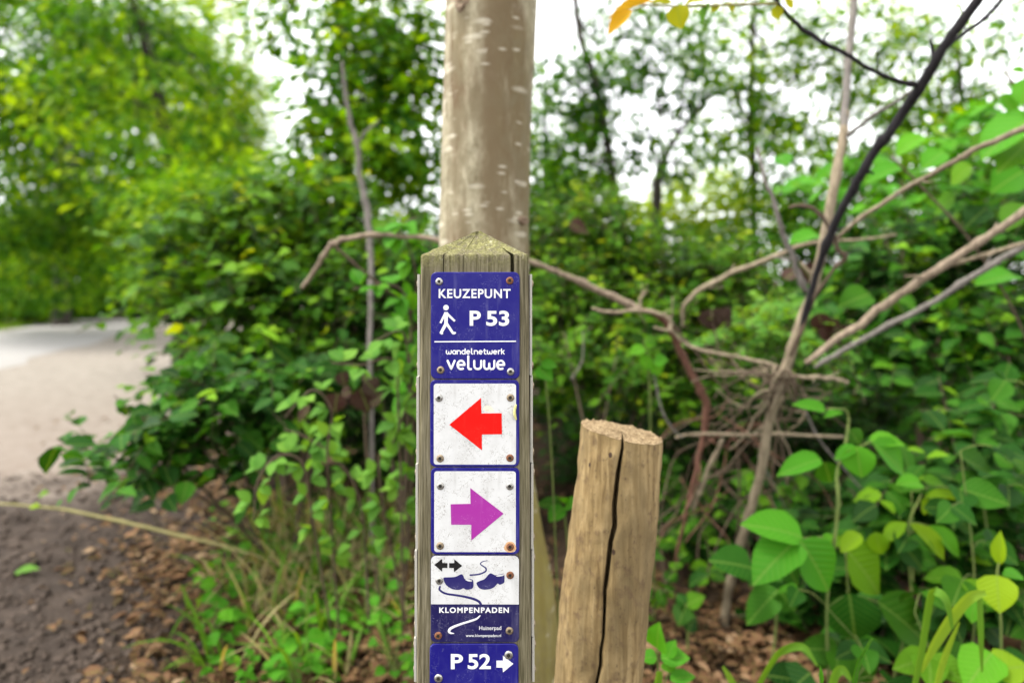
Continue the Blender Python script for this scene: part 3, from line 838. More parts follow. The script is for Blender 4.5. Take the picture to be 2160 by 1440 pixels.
top = rows[-1]; cen = top.mean(0)
tv, tf = [top], []
for f_ in (0.97, 0.86, 0.7, 0.5, 0.3, 0.12):
    q = cen + (top - cen) * f_
    q[:, 2] += 0.003 * (1 - f_) + rgs.normal(0, 0.0013, k) * (f_ > .2)
    if f_ > 0.9: q[:, 2] += 0.001
    tv.append(q)
for a in range(len(tv) - 1):
    for j in range(k):
        tf.append((a * k + j, a * k + (j + 1) % k, (a + 1) * k + (j + 1) % k, (a + 1) * k + j))
tf.append(tuple(range((len(tv) - 1) * k, len(tv) * k)))
tvv = np.vstack(tv); tvv[:k] *= 1
mk('sawn_top', tvv + np.array((0, 0, 0.0004)), tf, M['sawn'], stake)

# ------------------------------------------------------------------ tree behind the post
b = NB('smooth_bark')
co = b.coord((1, 1, 0.20)); n1 = b.noise(co, 13, 5, 0.6); n2 = b.noise(b.coord((1, 1, 0.5)), 60, 6, 0.65); n3 = b.noise(b.coord((1, 1, 0.12)), 16, 4)
c = b.ramp(n2, [(0.3, (0.135, 0.114, 0.066)), (0.55, (0.295, 0.260, 0.172)), (0.8, (0.43, 0.39, 0.28))])
c = b.mix(b.ramp(n1, [(0.44, 0.0), (0.57, 0.95)]), c, (0.105, 0.068, 0.032))
c = b.mix(b.ramp(n3, [(0.5, 0.0), (0.75, 0.55)]), c, (0.20, 0.175, 0.085))
geo = b.n('ShaderNodeNewGeometry'); sep = b.n('ShaderNodeSeparateXYZ'); b.l(geo.outputs['Position'], sep.inputs[0])
n5 = b.noise(b.coord((1, 1, 0.7)), 26, 5, 0.65)
c = b.mix(b.ramp(n5, [(0.47, 0.0), (0.60, 0.75)]), c, (0.145, 0.118, 0.066))
c = b.mix(b.ramp(n5, [(0.30, 0.12), (0.40, 0.0)]), c, (0.50, 0.46, 0.37))
mo = b.n('ShaderNodeMapRange'); b.l(sep.outputs['Z'], mo.inputs['Value']); mo.inputs['From Min'].default_value = 0.95; mo.inputs['From Max'].default_value = 0.5
sx_ = b.math('MULTIPLY', b.math('ABSOLUTE', b.math('ADD', sep.outputs['X'], b.math('ADD', 0.040, b.math('MULTIPLY', b.math('SUBTRACT', n3, 0.5), 0.07)))), 18.0)
streak = b.ramp(sx_, [(0.25, 1.0), (0.85, 0.0)])                       # brown rain streak down the road side of the trunk
c = b.mix(b.math('MULTIPLY', streak, b.ramp(n2, [(0.3, 0.95), (0.75, 0.45)])), c, (0.135, 0.098, 0.052))
c = b.mix(b.math('MULTIPLY', mo.outputs[0], b.ramp(n2, [(0.25, 0.35), (0.7, 0.95)])), c, (0.20, 0.165, 0.035))   # green algae on the foot
for sc_, thr, rnd in (((13, 13, 46), 0.27, 0.62), ((30, 30, 85), 0.26, 0.80)):
    vo = b.n('ShaderNodeTexVoronoi'); b.l(b.coord(sc_), vo.inputs['Vector']); vo.inputs['Scale'].default_value = 1.0; vo.inputs['Randomness'].default_value = 1.0
    sc3 = b.n('ShaderNodeSeparateColor'); b.l(vo.outputs['Color'], sc3.inputs[0])
    d_ = b.math('ADD', vo.outputs['Distance'], b.math('MULTIPLY', b.math('SUBTRACT', n2, 0.5), 0.25))
    mk_ = b.math('MULTIPLY', b.ramp(d_, [(thr - .12, 1.0), (thr + .10, 0.0)]), b.math('GREATER_THAN', sc3.outputs[0], rnd))
    c = b.mix(b.math('MULTIPLY', mk_, 0.5), c, (0.55, 0.51, 0.40))
M['trunk'] = b.done(b.principled(c, 0.8, 0.25, b.bump(n2, 0.45, 0.006)))
TD = 1.45
yt = np.array((-2600, -400, 0, 240, 480, 800, 1000, 1130, 1230, 1330, 1440, 1600, 1700.0))
tl = np.array((960, 945, 938, 932, 927, 920, 914, 905, 896, 889, 880, 855, 835.0)); tr = np.array((1150, 1142, 1134, 1122, 1115, 1118, 1127, 1149, 1169, 1178, 1180, 1200, 1225.0))
ys = np.concatenate([np.linspace(-2600, -100, 20)[:-1], np.linspace(-100, 1680, 110)])
th = np.linspace(0, 2 * math.pi, 73)[:-1]
rows = []
for py in ys[::-1]:
    l_, r_ = np.interp(py, yt, tl), np.interp(py, yt, tr)
    cx, rp = (l_ + r_) / 2, (r_ - l_) / 2
    z = H + (HY - py) / F * TD
    r0 = rp * TD / F * 0.99
    xx = (cx - CX) / F * TD
    rr = np.full(72, r0) * (1 + 0.012 * np.sin(z * 7.3 + np.cos(th) * 2) + 0.010 * np.sin(3 * th + z * 2) + 0.006 * np.sin(5 * th - z * 3))
    rr = rr + 0.0016 * (vnoise(th * 6, np.full(72, z * 14), 5) - .5)
    for kx, ky, sg, amp in ((985, 38, 22, 0.006), (1112, 120, 34, 0.010), (1100, 470, 14, 0.005), (1105, 185, 20, 0.004)):
        a_ = math.asin(np.clip((kx - cx) / rp, -.98, .98)); da = (th - a_ + math.pi) % (2 * math.pi) - math.pi
        q = (da * rp / sg) ** 2 + ((py - ky) / (sg * 1.2)) ** 2
        rr += amp * np.exp(-q) - amp * 0.8 * np.exp(-q * 7)
    rows.append(np.column_stack([xx + rr * np.sin(th), TD - rr * np.cos(th), np.full(72, z)]))
V = np.vstack(rows); nb = len(rows); Fc = []
for a in range(nb - 1):
    for j in range(72):
        Fc.append((a * 72 + j, a * 72 + (j + 1) % 72, (a + 1) * 72 + (j + 1) % 72, (a + 1) * 72 + j))
tree0 = thing('tree', (at(1015, 0, TD)[0], TD, 0.0), 'pale smooth barked tree with light flecks standing right behind the waymark post', 'tree')
mk('trunk', V, Fc, M['trunk'], tree0)
def knot(px, py, rx, ry):
    l_, r_ = np.interp(py, yt, tl), np.interp(py, yt, tr); cx, rp = (l_ + r_) / 2, (r_ - l_) / 2
    V, Fc = [], []; k = 16; r0 = rp * TD / F
    rk = np.random.default_rng(int(px))
    for l, (f_, out) in enumerate(((1.0, -0.002), (0.75, 0.0035), (0.45, 0.004), (0.15, -0.001))):
        for q in range(k):
            a = 2 * math.pi * q / k; j_ = 1 + 0.14 * rk.normal()
            x_ = px + rx * f_ * math.cos(a) * j_; y_ = py + ry * f_ * math.sin(a) * j_
            an = math.asin(np.clip((x_ - cx) / rp, -.97, .97)); rr = r0 + out + 0.004
            V.append(((cx - CX) / F * TD + rr * math.sin(an), TD - rr * math.cos(an), H + (HY - y_) / F * TD))
    for l in range(3):
        for q in range(k): Fc.append((l * k + q, (l + 1) * k + q, (l + 1) * k + (q + 1) % k, l * k + (q + 1) % k))
    Fc.append(tuple(range(3 * k, 4 * k))[::-1])
    mk('knot', V, [f[::-1] for f in Fc], M['knot'], tree0)
M['knot'] = bark_mat('knot', (0.10, 0.062, 0.038), (0.31, 0.235, 0.16), 120)
knot(982, 40, 15, 19); knot(1101, 470, 11, 9)
# limbs carrying the crown above the picture
for sx_, sy_ in ((-1, .4), (1, .7), (.2, -.5)):
    p0 = np.array((xx, TD, 3.4))
    Q = crom([p0, p0 + (sx_ * .35, sy_ * .35, .7), p0 + (sx_ * .9, sy_ * .9, 1.6), p0 + (sx_ * 1.2, sy_ * 1.2, 2.6)], 18)
    v, f_ = tube(Q, np.linspace(0.07, 0.015, 18), 10, 0.03)
    mk('limb', v, f_, M['trunk'], tree0)

# ------------------------------------------------------------------ leaves
def leaf_template(rows=(0.14, 0.38, 0.68), widths=(0.62, 1.0, 0.72), curl=0.16, fold=0.18, wave=0.0, tipw=0.0, sub=1):
    """unit leaf: base at the origin, length 1 along +Y, half width 1 along X (scaled later), face to +Z"""
    V = [(0, 0, 0)]; lu = [0]; lv = [0]
    for i, (t, w) in enumerate(zip(rows, widths)):
        z0 = -curl * t * t
        for sx_ in (-1, 0, 1):
            V.append((sx_ * w * 0.5, t + (0.0 if sx_ == 0 else 0.01), z0 + abs(sx_) * fold * w * 0.5 + wave * (sx_ * math.sin(t * 9 + 1))))
            lu.append(sx_ * w); lv.append(t)
    V.append((0, 1, -curl)); lu.append(0); lv.append(1)
    n = len(rows); tip = 1 + 3 * n
    T = [(0, 2, 1), (0, 3, 2)]
    for i in range(n - 1):
        a, b_ = 1 + 3 * i, 4 + 3 * i
        for k in (0, 1):
            T += [(a + k, a + k + 1, b_ + k + 1), (a + k, b_ + k + 1, b_ + k)]
    a = 1 + 3 * (n - 1)
    T += [(a, a + 1, tip), (a + 1, a + 2, tip)]
    return np.array(V, float), np.array(T), np.array(lu, float), np.array(lv, float)
LT_NEAR = [leaf_template(curl=c_, fold=f_, wave=w_) for c_, f_, w_ in ((0.12, 0.2, 0.02), (0.28, 0.12, -0.02), (0.05, 0.3, 0.015))]
LT_FAR = [(np.array([(0, 0, 0), (0.5, .45, .06), (0, 1, -.1), (-.5, .45, .06)], float), np.array([(0, 1, 2), (0, 2, 3)]), np.array([0, 1, 0, -1.]), np.array([0, .5, 1, .5]))]
BIGR = tuple(np.linspace(0.07, 0.94, 9))
def big_template(wf, curl, fold, wave=0.0):
    pt = lambda t: 1 - max(0, t - .72) ** 1.3 * 2.4
    w = [max(0.06, pt(t)) * max(0.1, math.sin(math.pi * t ** 0.72) ** 0.75 if wf == 0 else math.sin(math.pi * t ** 0.95) ** 0.9 if wf == 1 else math.sin(math.pi * t ** 0.58) ** 0.72) for t in BIGR]
    w = [q * (1 + .05 * math.sin(31 * t)) for q, t in zip(w, BIGR)]
    return leaf_template(BIGR, w, curl, fold, wave)

def unit(a): return a / (np.linalg.norm(a, axis=-1, keepdims=True) + 1e-12)

def ortho(D, N):
    D = unit(D); N = N - D * (N * D).sum(-1, keepdims=True); N = unit(N)
    return np.cross(D, N), D, N

def leaf_mesh_arrays(P, D, N, S, W, tint, tpl):
    """all leaves of one template in numpy"""
    V0, T0_, lu, lv = tpl
    Xa, Ya, Za = ortho(D, N)
    V = P[:, None, :] + (V0[None, :, 0:1] * W[:, None, None]) * Xa[:, None, :] * S[:, None, None] \
        + V0[None, :, 1:2] * S[:, None, None] * Ya[:, None, :] + V0[None, :, 2:3] * S[:, None, None] * Za[:, None, :]
    n, k = len(P), len(V0)
    Fc = (T0_[None] + (np.arange(n) * k)[:, None, None]).reshape(-1, 3)
    return V.reshape(-1, 3), Fc, np.repeat(tint, k), np.tile(lu, n), np.tile(lv, n)

def mass(name, L, mat, parent, far=False, kind='stuff'):
    P, D, N, S, W, t = L
    tpls = LT_FAR if far else LT_NEAR
    Vs, Fs, ts_, us, vs_ = [], [], [], [], []; o = 0
    for q, tp in enumerate(tpls):
        m_ = np.arange(len(P)) % len(tpls) == q
        if not m_.any(): continue
        V, Fc, ti, lu, lv = leaf_mesh_arrays(P[m_], D[m_], N[m_], S[m_], W[m_], t[m_], tp)
        Vs.append(V); Fs.append(Fc + o); ts_.append(ti); us.append(lu); vs_.append(lv); o += len(V)
    ob = mk(name, np.vstack(Vs), np.vstack(Fs), mat, parent, smooth=not far, attrs=dict(tint=np.concatenate(ts_), lu=np.concatenate(us), lv=np.concatenate(vs_)), kind=kind)
    return ob

SOLO = {}
def solo_mesh(key, tpl, mat, W):
    k = (key, mat.name, W)
    if k not in SOLO:
        V, T_, lu, lv = tpl
        V = V * np.array((W, 1, 1))
        me = mesh_from('leaf', V, T_, True, dict(solo=np.ones(len(V)), lu=lu, lv=lv))
        me.materials.append(mat)
        SOLO[k] = me
    return SOLO[k]

def leaf_obj(parent, p, d, nrm, s, mesh, label=None, name='leaf'):
    x, y, z = ortho(np.asarray(d, float), np.asarray(nrm, float))
    p = np.asarray(p) - wl(parent)
    o = bpy.data.objects.new(name, mesh)
    COL.objects.link(o)
    o.parent = parent
    o.matrix_local = Matrix(((x[0] * s, y[0] * s, z[0] * s, p[0]), (x[1] * s, y[1] * s, z[1] * s, p[1]), (x[2] * s, y[2] * s, z[2] * s, p[2]), (0, 0, 0, 1)))
    if label: o['label'] = label
    return o

def screen(P):
    d = np.maximum(P[:, 1], 0.05)
    return CX + P[:, 0] / d * F, HY - (P[:, 2] - H) / d * F

def leaves(L, mat, parent, top=300, name='foliage'):
    """the leaves that show largest become parts, the rest one stuff part"""
    P, D, N, S, W, t = L
    px, py = screen(P)
    ins = (px > 5) & (px < 2155) & (py > 5) & (py < 1435)
    sc_ = np.where(ins, S / P[:, 1] ** 1.6, 0)
    order = np.argsort(-sc_)
    pick, rest = order[:top], order[top:]
    pick = pick[sc_[pick] > 0]
    for q in pick:
        v = int(q) % 3
        leaf_obj(parent, P[q], D[q], N[q], S[q], solo_mesh(v, LT_NEAR[v], mat, round(float(W[q]) * 8) / 8))
    if len(rest): mass(name, tuple(a[rest] for a in L), mat, parent)

def rand_in(n, cen, rad, shell=0.0):
    d = unit(rng.normal(0, 1, (n, 3))); r = rng.random(n) ** (1 / 3)
    if shell: r = shell + (1 - shell) * r
    return cen + d * r[:, None] * rad, d

def ell(px, py, d, rpx, rpy, rd, cv=1.0):
    return at(px, py, d), np.array((rpx * d / F, rd, rpy * d / F)), cv

LIGHT = np.array((-0.25, -0.62, 0.62))
def sprays(ells, leaf, cov=4.0, length=0.45, k=11, width=0.6, droop=0.18, spread=0.55, lightish=0.55, bright=0.0, zmin=0.02, parent=None, twig=None, twr=0.0022, bias=None):
    """leafy shoots through the given ellipsoids: leaves alternate along each shoot"""
    Ls, tw = [], []
    for e in ells:
        cen, rad = e[0], e[1]
        d = cen[1]; cv = cov * (e[2] if len(e) > 2 else 1)
        area = math.pi * rad[0] * rad[2]
        ns = max(3, int(cv * area / (0.30 * leaf * leaf * width) / k))
        p0, dr = rand_in(ns, cen, rad * 0.9, 0.25)
        out = unit((p0 - cen) / rad)
        dirv = out * 0.8 + np.array((0, -0.25, 0.25)) + rng.normal(0, spread, (ns, 3))
        if bias is not None: dirv = dirv + np.array(bias)
        dirv = unit(dirv)
        Ln = length * rng.uniform(0.6, 1.25, ns)
        p0 = p0 - dirv * Ln[:, None] * 0.6
        t = (np.arange(k) + 0.6) / k
        pos = p0[:, None, :] + dirv[:, None, :] * (Ln[:, None] * t)[..., None]
        pos[..., 2] -= droop * Ln[:, None] * t ** 2
        tan = np.repeat(dirv[:, None, :], k, 1).copy(); tan[..., 2] -= 2 * droop * t[None]
        tan = unit(tan)
        up = np.array((0, 0, 1.0)); sd_ = unit(np.cross(tan, up))
        sgn = np.where(np.arange(k) % 2 == 0, 1.0, -1.0)[None, :, None]
        D = tan * 0.55 + sd_ * sgn * 0.85 + rng.normal(0, 0.22, pos.shape); D[..., 2] -= 0.12
        N = up * 0.9 + LIGHT * lightish + rng.normal(0, 0.45, pos.shape)
        S = leaf * rng.uniform(0.45, 1.3, (ns, k)) * (1 - 0.35 * t[None] ** 3)
        ti = np.clip(rng.normal(0.42, 0.24, (ns, 1)) + rng.normal(0, 0.17, (ns, k)) + 0.28 * np.clip(t[None] - 0.7, 0, 1) / 0.3 * (rng.random((ns, 1)) < 0.35) + bright, 0.0, 1.0)
        W = width * rng.uniform(0.85, 1.15, (ns, k))
        pos2 = pos.reshape(-1, 3)
        ok = pos2[:, 2] > zmin
        Ls.append(tuple(a[ok] for a in (pos2, D.reshape(-1, 3), N.reshape(-1, 3), S.ravel(), W.ravel(), ti.ravel())))
        if twig is not None:
            for q in range(ns):
                s5 = np.linspace(0, 1, 5)
                Pq = p0[q] + dirv[q] * (Ln[q] * s5)[:, None]; Pq[:, 2] -= droop * Ln[q] * s5 ** 2
                tw.append(tube(Pq, np.linspace(twr, twr * 0.4, 5), 3, caps=False))
    L = tuple(np.concatenate(a) for a in zip(*Ls))
    if twig is not None and tw:
        V, Fc = join(tw)
        mk('twigs', V, np.array(Fc), M[twig], parent, kind='stuff')
    return L

def clusters(ells, leaf, cov=2.0, k=24, rc=0.35, width=0.65, bright=0.0, sky=0.0):
    """clumps of leaves for trees farther off"""
    Ls = []
    for e in ells:
        cen, rad = e[0], e[1]; cv = cov * (e[2] if len(e) > 2 else 1)
        n_ = max(2, int(cv * math.pi * rad[0] * rad[2] / (0.30 * leaf * leaf * width) / k))
        c0, dr = rand_in(n_, cen, rad, 0.35)
        off = unit(rng.normal(0, 1, (n_, k, 3))) * (rng.random((n_, k, 1)) ** 0.5) * rc * np.array((1, 1, 0.45))
        pos = c0[:, None, :] + off
        out = unit(dr)
        D = unit(off) * 0.8 + out[:, None, :] * 0.4 + rng.normal(0, 0.3, pos.shape); D[..., 2] -= 0.25
        N = np.array((0, 0, 0.8)) + LIGHT * 0.5 + out[:, None, :] * 0.35 + rng.normal(0, 0.35, pos.shape)
        S = leaf * rng.uniform(0.6, 1.25, (n_, k)); W = width * rng.uniform(0.85, 1.15, (n_, k))
        ti = np.clip(rng.normal(0.40, 0.26, (n_, 1)) + rng.normal(0, 0.14, (n_, k)) + bright, 0, 1)
        p2 = pos.reshape(-1, 3); ok = p2[:, 2] > 0.03
        Ls.append(tuple(a[ok] for a in (p2, D.reshape(-1, 3), N.reshape(-1, 3), S.ravel(), W.ravel(), ti.ravel())))
    return tuple(np.concatenate(a) for a in zip(*Ls))

def on_ground(px, d):
    p = at(px, HY, d); p[2] = 0
    return p

# ------------------------------------------------------------------ far trees and woods
def far_tree(px, d, label, ells, leaf, cov, mat, trunk=None, k=24, rc=0.5, bright=0.0, group=None, name='tree', cat='tree', tmat='bark_dark', limbs=5):
    b0 = on_ground(px, d)
    t = thing(name, b0, label, cat, group)
    if trunk:
        P = np.array([np.append(at(a, c_, dd), r * dd / F) for a, c_, dd, r in trunk])
        if P[0, 2] > 0.05: P = np.vstack([np.append(np.array((P[0, 0], P[0, 1], -0.05)), P[0, 3] * 1.25), P])
        Q = crom(P, 6 * len(P))
        V, Fc = tube(Q[:, :3], Q[:, 3], 9, 0.05, 0.04, int(abs(px)))
        mk('trunk', V, Fc, M[tmat], t)
        lm = []
        for q in range(limbs):
            e = ells[q % len(ells)]; a = Q[int(len(Q) * rng.uniform(0.45, 0.95))]
            tgt = e[0] + e[1] * rng.uniform(-0.7, 0.7, 3)
            mid = (a[:3] + tgt) / 2 + np.array((0, 0, 0.12 * np.linalg.norm(tgt - a[:3])))
            Z = crom([a[:3], mid, tgt], 10)
            V, Fc = tube(Z, np.linspace(a[3] * 0.5, a[3] * 0.12, 10), 6, 0.04, 0, q)
            mk('limb', V, Fc, M[tmat], t)
    L = clusters(ells, leaf, cov, k, rc, bright=bright)
    mass('crown', L, M[mat], t, far=True)
    return t

# left: wood across the road
WG = 'trees of the wood across the road'
far_tree(-60, 24, 'dark green tree deepest in the wood behind the bend of the road', [ell(-40, 300, 24, 330, 420, 3), ell(60, 560, 24, 260, 120, 2)], 0.20, 2.6, 'leaf_far_dark', [(-60, 640, 24, 14), (-50, 100, 24, 9)], rc=0.8, group=WG)
far_tree(300, 26, 'tree with dull green crown closing the road end', [ell(280, 330, 26, 250, 330, 3), ell(340, 580, 25, 220, 100, 2)], 0.20, 2.6, 'leaf_far_dark', [(300, 645, 26, 12), (300, 100, 26, 7)], rc=0.8, group=WG)
far_tree(130, 17, 'tall broad tree with dark trunk beyond the road', [ell(60, 90, 12, 330, 200, 1.5), ell(250, 300, 12.5, 190, 140, 1.4, .8), ell(30, 420, 13, 190, 110, 1.4), ell(200, 500, 14, 170, 80, 1.4), ell(120, 590, 15, 150, 60, 1.2)], 0.17, 2.4, 'leaf_far', [(130, 655, 17, 17), (128, 380, 17, 14), (138, 200, 17, 11), (120, -60, 17, 8)], rc=0.55, group=WG, limbs=9)
far_tree(440, 21, 'yellow green tree at the edge of the open sky', [ell(440, 150, 21, 95, 230, 2), ell(500, 260, 21, 70, 130, 1.5), ell(455, 400, 21, 130, 150, 2), ell(540, 480, 21, 90, 100, 2)], 0.17, 2.6, 'leaf_far_gold', [(440, 650, 21, 10), (440, 100, 21, 6)], rc=0.5, group=WG, limbs=6)
far_tree(380, 8.5, 'overhanging tree with bright top leaves in front of the wood', [ell(300, 70, 8.5, 190, 110, 1.1), ell(400, 230, 8.2, 140, 100, 1.0), ell(180, 210, 8.5, 170, 90, 1.0, .7), ell(330, 380, 8, 150, 90, 1.0), ell(460, 400, 7.5, 130, 80, .8)], 0.125, 2.1, 'leaf_far', [(375, 640, 8.5, 12), (350, 300, 8.5, 10), (290, 40, 8.5, 8), (250, -100, 8.5, 6)], rc=0.4, bright=0.10, limbs=9)
for px, d, lab, es in ((60, 18, 'rounded green bush on the far verge at the left edge', [ell(40, 540, 18, 170, 110, 1.2), ell(60, 640, 17.8, 150, 40, .8)]),
                       (205, 21, 'rounded dark bush on the far verge beside the road bend', [ell(215, 550, 21, 130, 95, 1.2), ell(290, 590, 22, 90, 60, .8), ell(230, 636, 21, 130, 34, .8)])):
    far_tree(px, d, lab, es, 0.15, 3.0, 'leaf_far_dark' if px > 100 else 'leaf_far', [(px, 640, d, 5), (px, 520, d, 3)], rc=0.35, name='bush', cat='bush', limbs=4)
# grass of the far verge
nv = 5200
tv_ = rng.uniform(-7, 26, nv); qv = RW + 0.12 + rng.random(nv) ** 1.5 * 2.2
bend = 0.004 * np.maximum(0, tv_ - 6) ** 2 * 0.6
xy = RD0 + RDD * tv_[:, None] + RDN * (qv + bend)[:, None]
P = np.column_stack([xy, np.full(nv, 0.0)])
D = np.column_stack([rng.normal(0, .45, nv), rng.normal(0, .45, nv), np.ones(nv)]); N = np.column_stack([rng.normal(0, .4, nv), -np.ones(nv), np.full(nv, .6)])
mass('verge_grass', (P, D, N, rng.uniform(.06, .2, nv), np.full(nv, .2), rng.random(nv)), M['blade'], None, far=True)
bpy.data.objects['verge_grass']['label'] = 'grass along the far edge of the road'; bpy.data.objects['verge_grass']['category'] = 'grass'

# upper middle: small trees against the sky, left of the pale trunk
far_tree(725, 4.6, 'young tree with dark thin trunk reaching up between road gap and pale trunk',
         [ell(800, 110, 4.6, 120, 150, .5), ell(720, 210, 4.4, 110, 110, .5), ell(860, 290, 4.4, 100, 120, .45), ell(650, 40, 4.8, 140, 60, .5, ), ell(780, 330, 4.2, 150, 90, .45), ell(850, 60, 4.6, 90, 90, .4), ell(690, 320, 4.4, 90, 70, .4), ell(860, 180, 4.5, 90, 90, .4)], 0.085, 3.0, 'leaf_far',
         [(745, 700, 4.4, 11), (735, 400, 4.5, 11), (728, 180, 4.6, 12), (718, 20, 4.6, 13), (712, -120, 4.7, 12)], k=10, rc=0.16, bright=0.05, limbs=12)
# right: thin trees against the white sky
SG = 'thin trees against the white sky'
far_tree(1290, 5.2, 'slim dark sapling right of the pale trunk, bending towards it', [ell(1225, 330, 5.2, 90, 110, .4, ), ell(1260, 180, 5.2, 80, 70, .3), ell(1180, 250, 5.4, 80, 130, .4), ell(1330, 300, 5.4, 60, 60, .3)], 0.080, 1.9, 'leaf_far_dark',
         [(1330, 760, 5.2, 9), (1310, 480, 5.2, 9), (1292, 370, 5.2, 9), (1275, 260, 5.2, 9), (1252, 160, 5.2, 8), (1225, 80, 5.2, 7), (1208, -40, 5.2, 6)], k=10, rc=0.14, group=SG, limbs=7)
far_tree(1385, 6.0, 'forked dark sapling before the bright gap in the leaves', [ell(1420, 130, 6, 120, 100, .5), ell(1330, 90, 6.2, 120, 80, .5), ell(1440, 330, 6, 60, 70, .4)], 0.080, 1.7, 'leaf_far_dark',
         [(1375, 800, 6, 10), (1385, 420, 6, 10), (1400, 340, 6, 8), (1440, 270, 6, 5), (1500, 200, 6, 4)], k=9, rc=0.16, group=SG, limbs=9)
far_tree(1600, 7.0, 'light green tree thinly leaved against the sky behind the branches', [ell(1560, 90, 7, 150, 100, .6), ell(1680, 200, 7, 120, 130, .6), ell(1640, 350, 6.6, 130, 100, .6), ell(1800, 90, 7, 130, 100, .6, ), ell(1530, 250, 7, 90, 90, .5)], 0.090, 1.75, 'leaf_far',
         [(1590, 800, 7, 9), (1590, 420, 7, 8), (1585, 200, 7, 7), (1590, 0, 7, 5)], k=9, rc=0.18, bright=0.12, group=SG, limbs=14)
far_tree(2020, 6.5, 'light green tree thinly leaved in the upper right corner', [ell(1930, 150, 6.5, 140, 120, .6, .8), ell(2080, 100, 6.5, 120, 120, .6, .6), ell(1990, 330, 6.2, 160, 110, .6), ell(2120, 300, 6, 90, 130, .6), ell(1860, 300, 6.4, 110, 100, .5)], 0.090, 1.75, 'leaf_far',
         [(2020, 800, 6.5, 9), (2040, 400, 6.5, 7), (2020, 100, 6.5, 5)], k=9, rc=0.18, bright=0.12, group=SG, limbs=12)
far_tree(1150, 7.5, 'leafy tree half hidden by the pale trunk on its right', [ell(1150, 330, 7.5, 120, 130, .6), ell(1210, 420, 7.2, 120, 80, .6)], 0.085, 2.2, 'leaf_far', [(1150, 700, 7.5, 8), (1150, 200, 7.5, 5)], k=12, rc=0.2, group=SG, limbs=6)
far_tree(1480, 9, 'bush with backlit glow put into its yellow green leaves, in the gap behind the hedge', [ell(1480, 430, 9, 130, 75, .7, 1.3), ell(1400, 480, 9, 110, 60, .7), ell(1570, 470, 9, 90, 70, .7)], 0.10, 2.2, 'leaf_far_gold', [(1480, 620, 9, 6), (1480, 470, 9, 4)], k=14, rc=0.25, bright=0.15, name='bush', cat='bush')  # backlight imitated by a bright yellow leaf colour and raised tint
# the closed green mass of the thicket farther in, both sides of the trunk
for px, d, lab, es, cv in ((1300, 5.6, 'green thicket bush under the forked sapling, deep behind the hedge', [ell(1230, 520, 5.6, 150, 120, .5), ell(1400, 590, 5.6, 170, 110, .5), ell(1320, 760, 5.4, 230, 160, .6), ell(1040, 600, 5.6, 170, 230, .5, .8)], 3.4),
                           (1700, 5.8, 'green thicket bush deep behind the forked tan shrub', [ell(1650, 560, 5.8, 170, 120, .6), ell(1730, 400, 5.8, 110, 90, .5, .7), ell(1800, 540, 5.8, 150, 140, .6), ell(1700, 760, 5.6, 250, 160, .6)], 3.4),
                           (2050, 5.4, 'green thicket bush deep in the right hand corner', [ell(1960, 520, 5.4, 150, 130, .6), ell(1930, 370, 5.4, 130, 90, .5, .7), ell(2090, 380, 5.2, 110, 110, .5, .8), ell(2120, 520, 5.4, 140, 150, .6), ell(2040, 760, 5.2, 230, 170, .6), ell(2380, 620, 5.2, 200, 260, .7, .8)], 3.4),
                           (780, 5.4, 'green thicket bush deep behind the wiggly grey stem', [ell(760, 480, 5.4, 180, 150, .6), ell(820, 700, 5.2, 200, 180, .6), ell(600, 470, 5.6, 160, 130, .6)], 3.2),
                           (520, 6.4, 'green bush before the road bend, behind the wide left shrub', [ell(470, 470, 6.4, 190, 110, .8), ell(420, 590, 6.2, 130, 80, .7)], 3.0)):
    far_tree(px, d, lab, es, 0.075, cv, 'leaf_far_dark' if px not in (520,) else 'leaf_far', [(px, 700, d, 7), (px + 20, 480, d, 4)], k=10, rc=0.2, bright=0.1, name='bush', cat='bush', limbs=5)

# ------------------------------------------------------------------ shrubs in the middle distance
def shrub(px, d, label, ells, leaf, cov, mat, stems=(), cat='shrub', name='shrub', twig='twig', top=300, smat='twig', **kw):
    b0 = on_ground(px, d)
    t = thing(name, b0, label, cat)
    for q, (tx, ty, td, r) in enumerate(stems):
        tip = at(tx, ty, td); a = b0 + np.array((rng.normal(0, .06), rng.normal(0, .06), -0.03))
        m_ = (a + tip) / 2 + np.array((rng.normal(0, .05), rng.normal(0, .05), .08))
        Q = crom([a, m_, tip], 14)
        V, Fc = tube(Q, np.linspace(r, r * .35, 14), 7, .04, .04, q)
        mk('stem', V, Fc, M[smat], t)
    L = sprays(ells, leaf, cov, parent=t, twig=twig, **kw)
    leaves(L, M[mat], t, top)
    return t

